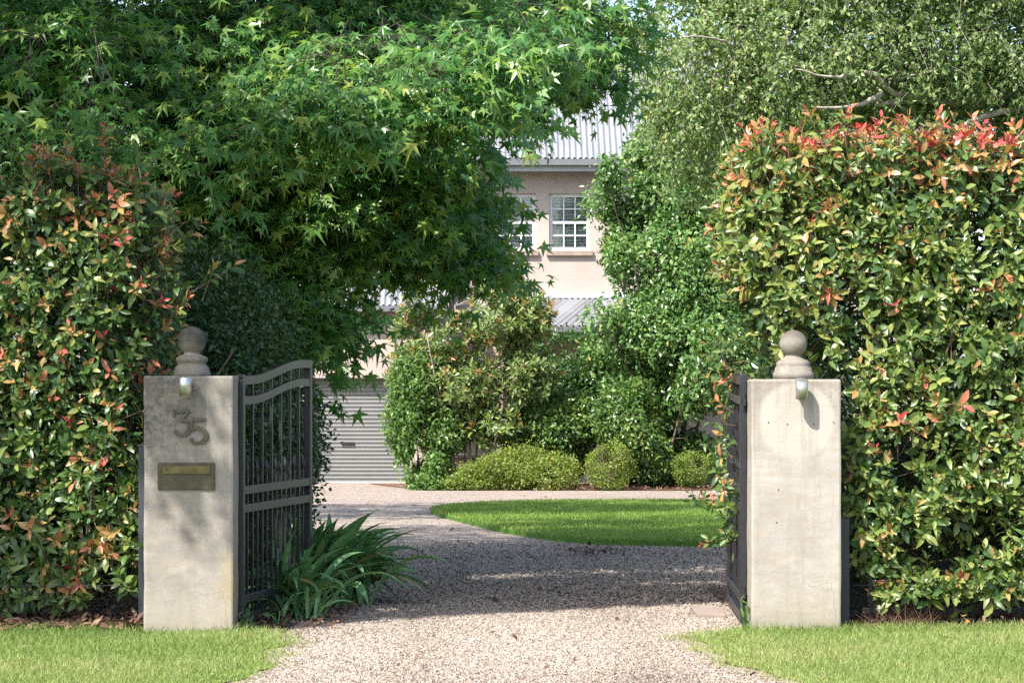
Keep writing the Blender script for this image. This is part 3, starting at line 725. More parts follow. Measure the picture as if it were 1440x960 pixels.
board_fence(PRx+.495/2+.015,6.2,14.17,'charcoal horizontal board fence behind the foliage beside the pale unnumbered pillar')
fence_post(PLx-PW/2-.045,13.60,0,1.02,'charcoal fence post between the left hedge and the numbered pillar')
fence_post(PRx+.495/2+.040,13.58,0,.62,'charcoal fence post between the right hedge and the pale pillar')

# ================================================================== GATES
def gate(h, f, label, mirror, handle=False):
    """h hinge foot (x,y), f free-end foot (x,y); built along a straight leaf in its own frame then turned"""
    L=math.hypot(f[0]-h[0],f[1]-h[1]); ang=math.atan2(f[1]-h[1],f[0]-h[0])
    root=bpy.data.objects.new('driveway_gate',None); COL.objects.link(root); root.location=(h[0],h[1],0.0); root.rotation_euler=(0,0,ang)
    tag(root,label,'gate','pair of driveway gates')
    sw=.048; th=.040
    rise=.02 if mirror else .10
    topz=lambda x:1.415+rise*(.5-.5*math.cos(math.pi*min(max((x-.12)/(L-.30),0),1)))
    def bx(a,b,name='rail',bev=.003): return local(bevel_box(name,a,b,bev,M['black_metal']),root)
    bx((0,-th/2,.035),(sw,th/2,1.425),'stile'); bx((L-sw,-th/2,.035),(L,th/2,topz(L)-.045),'stile')
    def rail_flat(z,hh=.048): bx((sw,-th/2+.002,z-hh/2),(L-sw,th/2-.002,z+hh/2),'rail')
    for z in (.06,.165,.672,.775): rail_flat(z)
    def rail_curve(off,x0,x1,hh=.048,t2=th):
        xs=np.linspace(x0,x1,26); zc=np.array([topz(x) for x in xs])+off; n=len(xs)
        V=[]
        for yy in (-t2/2,t2/2):
            for s in (-hh/2,hh/2): V.append(np.stack([xs,np.full(n,yy),zc+s],1))
        V=np.concatenate(V); i=np.arange(n-1); q=lambda a,b:np.stack([a*n+i,a*n+i+1,b*n+i+1,b*n+i],1)
        F=[q(0,1),q(3,2),q(1,3),q(2,0),np.array([(0,n,3*n,2*n),(n-1,3*n-1,4*n-1,2*n-1)])]
        o_=MB().add(V,F).build('rail',M['black_metal'],None); local(o_,root)
    rail_curve(-.022,sw,L); rail_curve(-.135,sw,L-sw,.045,th-.004)
    nb=13; r=.008
    for i in range(nb):
        x=sw+(L-2*sw)*(i+1)/(nb+1)
        if i%2==1:
            z1=topz(x)-.05
            mb=MB()
            for za,zb in ((.084,.141),(.189,.648),(.696,.751),(.799,topz(x)-.158),(topz(x)-.113,topz(x)-.046)): mb.box((x-r,-r,za),(x+r,r,zb))
            local(mb.build('bar',M['black_metal'],None),root)
        else:
            mb=MB()
            for za,zb in ((.084,.141),(.189,.648),(.696,.751),(.799,.855)): mb.box((x-r*.8,-r*.8,za),(x+r*.8,r*.8,zb))
            b=local(mb.build('bar',M['black_metal'],None),root)
            sp=MB(); sp.lathe([(.0005,.856),(.010,.858),(.006,.866),(.013,.882),(.015,.892),(.009,.915),(.0008,.945)],(x,0,0),8); local(sp.build('spear_tip',M['black_metal'],None,True),b)
    for z in (.19,1.27):
        mb=MB(); mb.tube([(-.012,0,z-.045),(-.012,0,z+.045)],.011,10); mb.box((-.05,-.008,z-.02),(-.003,.008,z+.02)); local(mb.build('hinge',M['black_metal'],None),root)
    return root
HL=at(336.5,873,13.52); 
gl=gate((HL[0],13.52),((435-720)/FPX*14.83,14.83),'open black steel gate with curved top beside the strappy leaved plant',False)
gr=gate((1.302,13.58),((1026-720)/FPX*14.92,14.92),'open black steel gate seen nearly edge on beside the pale pillar',True)
bevel_box('flagstone',(1.10,14.35,-.03),(1.27,14.95,.006),.004,M['flag'],None,2,.004)
tag(bpy.data.objects['flagstone'],'flat pinkish stone lying at the foot of the right gate','paving stone')

# ================================================================== PHOTINIA HEDGES
def photinia_shoots(lb, sb, B, A, red, size=.088, tbase=.2):
    """rosettes of leaves: B shoot bases, A axes, red 0..1 how young the tips are"""
    n=len(B); k=8; A=nrm(A)
    U=nrm(np.cross(A,rnd(n))); W=np.cross(A,U); L=rng.uniform(.09,.19,n)
    ph=rng.uniform(0,6.28,n); grp=Noise3(2.2,5)(B)
    for i in range(k):
        f=i/(k-1); keep=rng.random(n) < .92
        az=ph+i*2.4; el=R(78)*(1-f)+R(26)*f+rng.normal(0,.16,n)
        side=np.cos(az)[:,None]*U+np.sin(az)[:,None]*W
        Y=np.cos(el)[:,None]*A+np.sin(el)[:,None]*side+np.array([0,0,-.12])
        Z=A*np.sin(el)[:,None]-side*np.cos(el)[:,None]+rnd(n,.22)
        P=B+A*(L*(.35+.65*f))[:,None]
        ln=size*(1.0-.38*f*f)*rng.uniform(.6,1.25,n)
        t=np.clip(tbase+.17*rng.normal(size=n)+.16*grp+.12*f,0,.60)
        yng=red*(.3+.9*f)+rng.normal(0,.06,n)
        t=np.where(yng>.36, np.clip(.56+.46*yng,0,1), t)
        scat_multi(lb,OV,P[keep],Y[keep],Z[keep],ln[keep],None,t[keep])
    for b,a,l in zip(B,A,L):
        sb.tube(np.array([b-a*.10,b+a*l]),[.003,.0018],3,cap=False)
def hedge(name,label,x0,x1,y0,y1,z0,z1,end,nf,nt,ne,redtop,redbase,stemxs,low=None,seed=0,gapthr=-.32,holes=(),rough=1.15,tbase=.2,side=()):
    """clipped hedge: front, top and one end face; end = the x of the face beside the gate"""
    root=empty(name,((x0+x1)/2,(y0+y1)/2,0),label,'hedge')
    bulge=Noise3(2.3,6); bulge2=Noise3(7,6); gap=Noise3(5.5,6)
    Bs=[];As=[];Rs=[]
    def push(B,A,red): Bs.append(B);As.append(A);Rs.append(red)
    # front
    x=rng.uniform(x0,x1,nf); z=z0+(z1-z0)*rng.random(nf)**1.2; dep=np.minimum(rng.exponential(.10,nf),.5)
    B=np.stack([x,np.full(nf,y0)+dep,z],1); B[:,1]-=.12*rough*bulge(B)-.02+.05*rough*bulge2(B)
    A=np.array([0,-1,.55])+rnd(nf,.42)
    red=np.clip(rng.normal(redbase,.16,nf),0,1)+np.where(z>z1-.25,redtop*.45,0)
    red=np.where(rng.random(nf)<.06,red+.4,red)
    push(B,A,red*(dep<.2))
    # top
    x=rng.uniform(x0,x1,nt); y=rng.uniform(y0-.03,y1,nt); B=np.stack([x,y,np.full(nt,z1)-np.minimum(rng.exponential(.06,nt),.3)],1); B[:,2]+=.10*rough*bulge(B)+.05*rough*bulge2(B)+.01
    tall=rng.random(nt)<.08; B[tall,2]+=rng.uniform(.04,.14,tall.sum())
    A=np.array([0,-.25,1.])+rnd(nt,.35); push(B,A,np.clip(rng.normal(redtop,.25,nt),0,1.0))
    # end face
    s=1 if end==x1 else -1
    y=rng.uniform(y0,y1,ne); z=z0+.0+(z1-z0)*rng.random(ne); dep=np.minimum(rng.exponential(.07,ne),.35)
    B=np.stack([end-s*dep,y,z],1); B[:,0]+=s*.10*bulge(B)
    A=np.array([s*1.,-.45,.5])+rnd(ne,.4); push(B,A,np.clip(rng.normal(redbase+.08,.2,ne),0,1)*(dep<.15))
    B=np.concatenate(Bs);A=np.concatenate(As);red=np.concatenate(Rs)
    keep=(gap(B)>gapthr)|(B[:,2]>z1-.2)
    if low is not None: keep&=low(B)
    for (hx,hz,hr,pr_) in holes:
        keep&=~((np.hypot(B[:,0]-hx,(B[:,2]-hz)*.8)<hr)&(rng.random(len(B))<pr_))
    B,A,red=B[keep],A[keep],red[keep]
    lb=MB(); sb=MB()
    # long unclipped shoots standing out of the clipped face
    LB=[];LA=[];LR=[]
    starts=[(np.array([rng.uniform(x0,x1),rng.uniform(y0-.05,y0+.5),z1-.05]),np.array([0,-.2,1.])+rnd(1,.3)[0],rng.uniform(.14,.36)) for _ in range(int((x1-x0)*9))]
    starts+=[(np.array([rng.uniform(x0,x1),y0-.02,rng.uniform(z0+.3,z1)]),np.array([0,-.7,.8])+rnd(1,.45)[0],rng.uniform(.12,.26)) for _ in range(int((x1-x0)*9))]
    starts+=[(np.array(a),np.array(d),l) for a,d,l in side]
    for p,d,l in starts:
        if low is not None and not low(p[None])[0]: continue
        d=d/np.linalg.norm(d); k=max(2,int(l/.075)); yr=rng.uniform(.1,.75)
        sb.tube(np.array([p-d*.15,p+d*l*.5+rnd(1,.012)[0],p+d*l]),[.005,.004,.002],4,cap=False)
        for q in range(k): LB.append(p+d*l*(q+.3)/k+rnd(1,.012)[0]); LA.append(d+rnd(1,.35)[0]); LR.append(yr*(q+1)/k)
    B=np.concatenate([B,LB]);A=np.concatenate([A,LA]);red=np.concatenate([red,LR])
    photinia_shoots(lb,sb,B,A,red,.088,tbase)
    # inner leaves, tinted darker: shade inside the hedge put into their colour
    n=nf*5; P=np.stack([rng.uniform(x0,x1,n),rng.uniform(y0+.25,y1,n),rng.uniform(z0+.12,z1-.05,n)],1)
    k=(gap(P)>gapthr-.1)|(P[:,1]>y0+.45)
    if low is not None: k&=low(P)
    P=P[k]; n=len(P)
    scat_multi(lb,OV,P,nrm(rnd(n)+np.array([0,-.4,-.1])),nrm(rnd(n)+np.array([0,-.5,.6])),.075*rng.uniform(.6,1.2,n),None,np.clip(rng.normal(.15,.12,n),0,.5))
    lb.build('foliage',M['photinia'],root,True)
    # woody stems
    for sx in stemxs:
        b=np.array([sx,rng.uniform(y0+.25,y1-.3),-.03])
        ends=[np.array([sx+rng.normal(0,.35),rng.uniform(y0+.1,y1),rng.uniform(.6,1)*z1]) for _ in range(5)]
        if low is not None: ends=[e for e in ends if low(e[None])[0]]
        crown_limbs(sb,b,ends,.024,.005,5,.25,.3)
    lp=np.concatenate([v for v in sb.V[-len(stemxs)*5:]])
    idx=rng.choice(len(B),min(420,len(B)),replace=False); twigs_to(sb,lp,B[idx],.0045)
    sb.build('stems',M['stem'],root)
    return root
def low_l(B):
    # foot of the hedge is bare, right end drawn in beside the pillar lower down
    base=.10+.08*np.sin(B[:,0]*5.1)+.05*np.sin(B[:,0]*13)
    return (B[:,2]>base)&~((B[:,0]>-2.12)&(B[:,2]<1.5)&(B[:,1]<13.95))&~((B[:,0]>-2.02)&(B[:,2]<1.45))
hedge('photinia_hedge','green and bronze leaved hedge left of the numbered pillar, partly in tree shade',-5.6,-2.10,13.66,14.9,.10,2.40,-2.10,3500,900,500,.36,.20,[-4.9,-4.2,-3.5,-3.0,-2.5,-2.25],low_l,gapthr=-.40,rough=1.8,tbase=.26,side=[((-2.05,13.85,1.75),(.8,-.1,.5),.5),((-2.08,13.8,1.95),(.7,-.2,.8),.42),((-2.1,13.8,1.6),(.6,-.3,.55),.3),((-2.35,13.8,2.35),(.1,-.1,1),.42),((-2.6,13.75,2.35),(-.1,-.1,1),.3),((-2.1,13.7,2.1),(.6,-.3,.4),.35)])
def low_r(B):
    base=.11+.07*np.sin(B[:,0]*4.3+1)+.06*np.sin(B[:,0]*11)
    return (B[:,2]>base)&~((B[:,0]<1.93)&(B[:,2]<1.42)&(B[:,1]<14.0))&~((B[:,0]<1.42)&(B[:,2]<1.62))&~((B[:,0]<1.36+.35*np.maximum(0,2.0-B[:,2])) & (B[:,2]<2.0))
hedge('photinia_hedge','tall sunlit hedge with red tips on top, right of the pale pillar',1.35,5.6,13.62,15.0,.12,2.65,1.35,5400,1500,900,.52,.10,[1.85,2.3,2.8,3.3,3.9,4.5,5.1],low_r,gapthr=-.46,rough=.75,tbase=.36,holes=[(1.85,1.6,.24,.85),(2.25,.92,.20,.7)])
# dry grass stems at the foot of the right hedge
g_=empty('dry_grass_tuft',(2.2,13.45,0),'brown dry grass tuft at the foot of the right hedge','grass tuft')
n=150; P=np.stack([rng.uniform(2.0,2.35,n),rng.uniform(13.4,13.6,n),np.full(n,.01)],1); mb=MB()
blades(mb,P,rng.uniform(.08,.2,n),np.full(n,.003),rng.uniform(.1,.6,n),.75); mb.build('blades',M['litter'],g_)
# chicken wire along the foot of the hedges
def netting(x0,x1,y,z0,z1,label):
    root=empty('wire_netting',((x0+x1)/2,y,0),label,'wire netting','wire netting along the hedge feet')
    mb=MB(); s=.026; dx=s*math.sqrt(3); r=.0009; row=0; z=z0
    while z<z1:
        xx=x0+(dx/2 if row%2 else 0)
        while xx<x1:
            c=np.array([xx,y,z])
            p=[c+np.array([0,0,s]),c+np.array([dx/2,0,s/2]),c+np.array([dx/2,0,-s/2]),c+np.array([0,0,-s])]
            q=c+np.array([-dx/2,0,s/2])
            mb.tube([q,p[0]],r,3,cap=False); mb.tube([p[0],p[1]],r,3,cap=False); mb.tube([p[1],p[2]],r,3,cap=False)
            xx+=dx
        z+=1.5*s; row+=1
    mb.tube([(x0,y,z0-.02),(x1,y,z0-.02)],.002,4); mb.tube([(x0,y,z1),(x1,y,z1)],.002,4)
    mb.build('mesh',M['wire'],root)
    for xx in np.arange(x0+.1,x1,1.4):
        pb=MB(); pb.tube([(xx,y+.02,-.03),(xx,y+.02,z1+.08)],.012,6); pb.build('stake',M['charcoal'],root)
netting(-4.8,-2.15,13.58,.03,.24,'hexagon wire netting along the foot of the left hedge')
netting(1.92,4.8,13.60,.03,.24,'hexagon wire netting along the foot of the right hedge')

# dark small leaved hedge behind the numbered pillar, running back along the drive
ells=[((-2.05,15.6,1.25),(.62,.8,1.12)),((-1.95,16.6,1.1),(.62,.8,1.15)),((-2.5,15.3,1.2),(.6,.6,1.15)),((-1.85,15.2,.85),(.35,.5,.85)),((-1.95,17.6,1.0),(.55,.8,1.1)),((-1.72,16.2,.9),(.28,.9,1.0))]
shrub('small_leaved_hedge','dark small leaved hedge behind the numbered pillar and left gate','hedge',ells,90000,.040,'dark_leaf',OV[:2]+SM,.025,10,None,'stem',None,160,shell=.45,droop=.2,gap=-.45,thi=.92,rag=.07,zmin=.05)
shrub('evergreen_shrub','dark evergreen shrubbery standing behind the right hedge','shrub',[((2.75,16.8,1.15),(1.05,.6,1.2)),((4.6,16.9,1.2),(1.2,.6,1.25))],9000,.07,'dark_leaf',OV[:2]+SM,.025,8,None,'stem',None,60,shell=.5,gap=-.5,thi=.6,zmin=.05)
# sprig of the hedge leaning through the right gate
sp=empty('gate_sprig',(1.34,14.3,0),'red tipped hedge shoots growing through the right gate','shoots')
lb=MB(); sb=MB(); n=46; B=np.stack([rng.uniform(1.20,1.38,n),rng.uniform(13.9,14.9,n),rng.uniform(.35,1.62,n)],1); A=np.array([-.7,-.5,.6])+rnd(n,.4)
photinia_shoots(lb,sb,B,A,np.clip(rng.normal(.28,.28,n),0,1),.075)
for xx in (14.0,14.4,14.75): sb.tube(np.array([(1.42,xx,-.02),(1.38,xx,.5),(1.33,xx-.05,1.3)]),[.008,.006,.003],5)
lb.build('foliage',M['photinia'],sp,True); sb.build('stems',M['stem'],sp)

# ================================================================== STRAPPY PLANTS
def strap_clump(name,label,c,n,L0,L1,w,spread,bias=(0,0)):
    root=empty(name,(c[0],c[1],float(gz(c[1]))),label,'strappy plant')
    mb=MB(); seg=9
    for i in range(n):
        az=rng.uniform(0,6.28); d=np.array([math.cos(az)+bias[0],math.sin(az)+bias[1]]); d/=np.linalg.norm(d)+1e-6
        L=rng.uniform(L0,L1); e0=rng.uniform(R(44),R(88)); bend=rng.uniform(.8,1.9)
        p=np.array([c[0]+rng.normal(0,spread),c[1]+rng.normal(0,spread),float(gz(c[1]))]); pts=[p.copy()]
        for s in range(seg):
            e=e0-bend*((s+1)/seg)**1.6; p=p+np.array([d[0]*math.cos(e),d[1]*math.cos(e),math.sin(e)])*L/seg
            p[2]=max(p[2],float(gz(p[1]))+.015); pts.append(p.copy())
        P=np.array(pts); T=nrm(np.gradient(P,axis=0)); S=nrm(np.cross(T,np.array([0,0,1.])+rnd(1,.25)[0])); U=np.cross(S,T)
        t=np.linspace(0,1,seg+1); W=w*rng.uniform(.7,1.2)*np.clip(np.minimum(.55+1.6*t,1)*np.clip((1-t)*3.4,.02,1),0,1)/2
        V=np.concatenate([P-S*W[:,None]+U*(W*.45)[:,None],P,P+S*W[:,None]+U*(W*.45)[:,None]]); k=seg+1; j=np.arange(seg)
        mb.add(V,[np.stack([j,j+k,j+k+1,j+1],1),np.stack([j+k,j+2*k,j+2*k+1,j+k+1],1)],float(np.clip(rng.normal(.45,.22),0,.92) if rng.random()>.03 else 1.0))
    mb.build('leaves',M['strap'],root,True); return root
strap_clump('strappy_plant','large strappy leaved plant spilling onto the drive behind the left gate',(-1.32,15.45),480,.46,.78,.066,.15,(.04,-.22))
strap_clump('strappy_plant','smaller strappy leaved plant poking through the bars of the left gate',(-1.31,14.45),60,.35,.66,.050,.07,(.2,-.15))
strap_clump('strappy_plant','flattened strappy plant under the bottom rail of the left gate',(-1.22,14.15),34,.22,.40,.024,.07,(.5,-.3))
def weed(x,y,label,h=.12,n=16):
    root=empty('weed',(x,y,float(gz(y))),label,'weed','weeds at the feet of the pillars and gates')
    P=np.array([x,y,float(gz(y))])+rnd(n,.035)*np.array([1,1,0])+np.stack([np.zeros(n),np.zeros(n),rng.uniform(.03,h,n)],1)
    mb=MB(); scat_multi(mb,OV,P,nrm(rnd(n)+np.array([0,-.3,.3])),nrm(rnd(n,.5)+np.array([0,-.3,1])),rng.uniform(.03,.06,n),None,rng.uniform(.2,.8,n)); mb.build('leaves',M['bright'],root)
    sb=MB(); 
    for p in P: sb.tube(np.array([[x,y,float(gz(y))-.005],p]),[.002,.001],3,cap=False)
    sb.build('stems',M['strap'],root)
weed(-1.48,13.42,'small green weed at the foot of the numbered pillar',.13,18)
weed(-1.02,14.9,'small broad leaved weed beneath the free end of the left gate',.10,14)
weed(-1.33,13.75,'low weed under the hinge of the left gate',.09,12)
weed(1.30,13.40,'tufty weed between the right gate and the pale pillar',.18,16)

# ================================================================== MAPLE
reseed('maple sun slots')
SLOTN=Noise3(1.6,5); DAPN=Noise3(4.2,5)
def gproj(P): return P[:,0]+.5333*P[:,2], P[:,1]+.6667*P[:,2]
LIT=[at(px,py,D) for px,py,D in ((590,115,16.0),(520,140,15.9),(650,90,16.1),(470,85,15.9),(560,50,16.0),(380,190,15.9),(300,215,15.8),(130,90,15.3),(40,60,15.2),(45,190,15.2),(150,215,15.4),(690,150,16.2),(620,180,16.3),
     (820,70,19.3),(760,40,19.3),(60,330,13.6),(190,380,13.6),(100,300,13.6),(120,450,13.6),(30,260,13.6),(215,290,13.6),(70,560,13.6),(150,640,13.6))]
LITR=[.75,.65,.65,.6,.65,.6,.45,.5,.6,.5,.45,.5,.5,.5,.6,.25,.25,.25,.22,.25,.25,.3,.3]
def maple_filter(P):
    gx,gy=gproj(P)
    gymin=np.interp(gx,[-4,-1.3,-1.15,-.66,0,1.27,3],[13.5,13.6,13.75,14.35,14.85,15.65,16.8])
    high=P[:,2]>1.37+.159*P[:,1]+.1        # out of the picture, above its top edge
    keep=~(high&(gy<gymin+.15))
    keep&=~((gx>1.35+(gy-14.2)*.85)&(gy<18)&high)
    above=P[:,2]>1.37+.159*P[:,1]+.30
    w=.35*SLOTN(P)
    keep&=~(above&(gx>-.35+w)&(gx<2.1)&(gy>17.5+w)&(gy<19.9+w))
    keep&=~(above&(gx>-2.3)&(gx<-.75+w)&(gy>16.9+w)&(gy<18.5+w))
    keep&=~(above&(gx>2.6)&(gx<3.6)&(gy>21.6)&(gy<23.2))
    dap=DAPN(np.stack([gx,gy*.7,gx*0],1))
    keep&=~(above&(gx<-.85)&(gy<16.0)&(dap>.09))
    for c,r in zip(LIT,LITR):
        v=P-c; t=v@SUN; d=np.linalg.norm(v-t[:,None]*SUN,axis=1)
        keep&=~((t>.55)&(d<r))
    return keep
def maple_tree(name,label,base,groups,trunk_r,group=None,limb_up=.3,filt=True,leaf=.090,top=None):
    root=empty(name,base,label,'tree',group)
    lb=MB(); sb=MB(); allpads=[]
    reseed(label)
    top=np.array(base)+np.array([.2,0,6.5]) if top is None else np.array(top)
    tp=np.linspace(0,1,9)[:,None]; TP=np.array(base)*(1-tp)+top*tp+rnd(9,.05); TP[0]=np.array(base)-np.array([0,0,.1])
    trunk=MB(); trunk.tube(TP,np.linspace(trunk_r,trunk_r*.35,9),12); trunk.build('trunk',M['bark'],root,True)
    for (c,r,npad,nsp,k) in groups:
        c=np.array(c,float); r=np.array(r,float)
        d=nrm(rnd(npad)); rad=(.30+.70*rng.random(npad))**(1/2.)
        pc=c+d*r*rad[:,None]; pn=nrm(d/r)
        j=np.argmin(np.linalg.norm(TP-(c-np.array([0,0,.8])),axis=1))
        seg=8; t=np.linspace(0,1,seg)[:,None]; q=TP[j]; ctrl=(q+c)/2+np.array([0,0,limb_up]); LP=(1-t)**2*q+2*t*(1-t)*ctrl+t*t*c; LP[1:-1]+=rnd(seg-2,.06)
        thin=npad<=18
        if thin: LP[:,2]-=.25*np.sin(np.linspace(0,np.pi,seg))
        LPs=catmull(LP[:-1] if thin else LP,4); sb.tube(LPs,np.linspace(.018 if thin else .05,.004 if thin else .016,len(LPs)),6)
        for p_,n_ in zip(pc,pn):
            # pad: a flat, outward drooping layer of sprays
            ax=nrm(n_*np.array([1,1,.25])+np.array([0,-.25,-.18])+rnd(1,.22)[0])
            lat=nrm(np.cross(ax,np.array([0,0,1.]))); up=np.cross(lat,ax)
            S=np.stack([rng.uniform(-.45,.35,nsp),rng.normal(0,.24,nsp),rng.normal(0,.06,nsp)],1)
            SP=p_+S[:,0:1]*ax+S[:,1:2]*lat+S[:,2:3]*up
            if filt: 
                kk=maple_filter(SP); SP=SP[kk]; S=S[kk]
            m=len(SP)
            if m==0: continue
            q=LP[seg-1 if thin else rng.integers(4,seg)]
            if thin: sb.tube(np.array([p_-ax*.22,p_,p_+ax*.30]),[.004,.003,.0015],4,cap=False)
            else: sb.tube(np.array([q,(q+p_)/2+rnd(1,.06)[0]+np.array([0,0,.08]),p_,p_+ax*.35]),[.009,.006,.0035,.0015],4,cap=False)
            D=nrm(ax+lat*(S[:,1:2]*2.2)+rnd(m,.25)+np.array([0,0,-.12])); 
            for s_,d_ in zip(SP,D): sb.tube(np.array([s_-d_*.12,s_+d_*.22]),[.0028,.0014],3,cap=False)
            tp_=rng.normal(.42,.12)
            for i in range(k):
                f=i/(k-1); sd=(1 if i%2 else -1)
                L2=nrm(np.cross(D,np.tile(np.array([0,0,1.]),(m,1))))
                P=SP+D*(.26*f)+L2*sd*.035+rnd(m,.03)
                Y=nrm(D*(.5+.7*f)+L2*sd*(.9-.6*f)+np.array([0,0,-.42])+rnd(m,.28))
                Z=nrm(np.array([-.15,-.5,1.])+D*.25+rnd(m,.38))
                ln=leaf*rng.uniform(.5,1.3,m)
                t=np.clip(tp_+.22*f+rng.normal(0,.16,m),0,1)  # lighter tint towards spray tips, light on outer leaves put into colour
                scat_multi(lb,STAR,P,Y,Z,ln,None,t)
    lb.build('foliage',M['maple'],root); sb.build('branches',M['darkstem'],root)
    return root
def E(px,py,D,rx,ry,rz,npad,nsp=9,k=7): return (at(px,py,D),(rx,ry,rz),npad,nsp,k)
G=[E(60,110,17.5,1.3,1.4,1.1,85),E(230,130,18.6,1.6,1.5,1.25,120),E(120,330,18.5,1.3,1.2,1.0,45),E(300,300,18.2,.95,1.1,.80,70),E(440,180,18.4,1.1,1.3,1.0,85),
   E(480,300,18.5,.68,.9,.45,50),E(540,205,18.6,.66,1.1,.75,64),E(580,285,19,.34,.6,.34,28),E(648,372,19.2,.20,.3,.11,9),E(640,320,19.2,.16,.35,.20,8),E(665,60,19.4,.68,1.1,.46,50),E(805,35,20.5,.42,.8,.5,30),E(745,85,20.2,.40,.6,.32,22),
   E(390,420,18.0,.32,.6,.36,30),E(440,460,18.1,.15,.3,.2,8),E(365,480,17.6,.28,.4,.3,14),
   E(560,110,17.6,.75,.55,.45,34),E(340,190,17.4,.55,.45,.22,20),E(45,90,16.5,.6,.5,.45,30),E(590,115,16.0,0.42,.25,0.2,17,6,6),E(520,140,15.9,0.32,.25,0.16,13,6,6),E(650,90,16.1,0.3,.25,0.16,12,6,6),E(470,85,15.9,0.26,.25,0.14,10,6,6),E(560,50,16.0,0.3,.25,0.12,9,6,6),E(380,190,15.9,0.34,.25,0.1,10,6,6),E(300,215,15.8,0.2,.25,0.08,5,6,6),E(130,90,15.3,0.25,.25,0.12,9,6,6),E(40,60,15.2,0.25,.25,0.22,13,6,6),E(45,190,15.2,0.2,.25,0.1,7,6,6),E(150,215,15.4,0.2,.25,0.08,7,6,6),E(640,150,16.2,0.2,.25,0.1,7,6,6),E(620,180,16.3,0.26,.25,0.08,7,6,6),E(440,160,15.8,0.26,.25,0.1,8,6,6),
   E(620,30,19.5,1.2,1.2,.7,55),E(420,40,19.5,1.4,1.2,.8,60),
   ((-4.7,11.4,5.6),(2.9,1.7,1.0),190,9,6),((-2.7,12.7,5.3),(1.7,1.6,.8),170,9,6),((-4.6,13.6,5.9),(3.5,2.7,1.25),260,9,6),((-3.1,15.9,6.5),(3.3,2.8,1.5),260,9,6),((-3.4,18.5,8.8),(4.4,4.2,3.0),330,9,6),((-1.5,19.5,6.0),(2.6,2.2,1.3),120,9,6),((-6.2,17,5.2),(2.4,3,2.0),60,8,5)]
maple_tree('maple_tree','large dark green maple with star shaped leaves overhanging the left gate',(-4.3,19.0,float(gz(19))),G,.26)
G2=[((-5.6,28.3,6.4),(3.6,3.4,3.2),200,8,5),((-4.6,27.5,9.5),(3.2,3.0,2.6),120,8,5),((-3.0,27.6,6.6),(1.6,1.6,1.4),36,8,5)]
maple_tree('maple_tree','second maple standing farther back behind the left hedge',(-6.2,28.6,float(gz(28.6))),G2,.24,None,.3,False,.10)

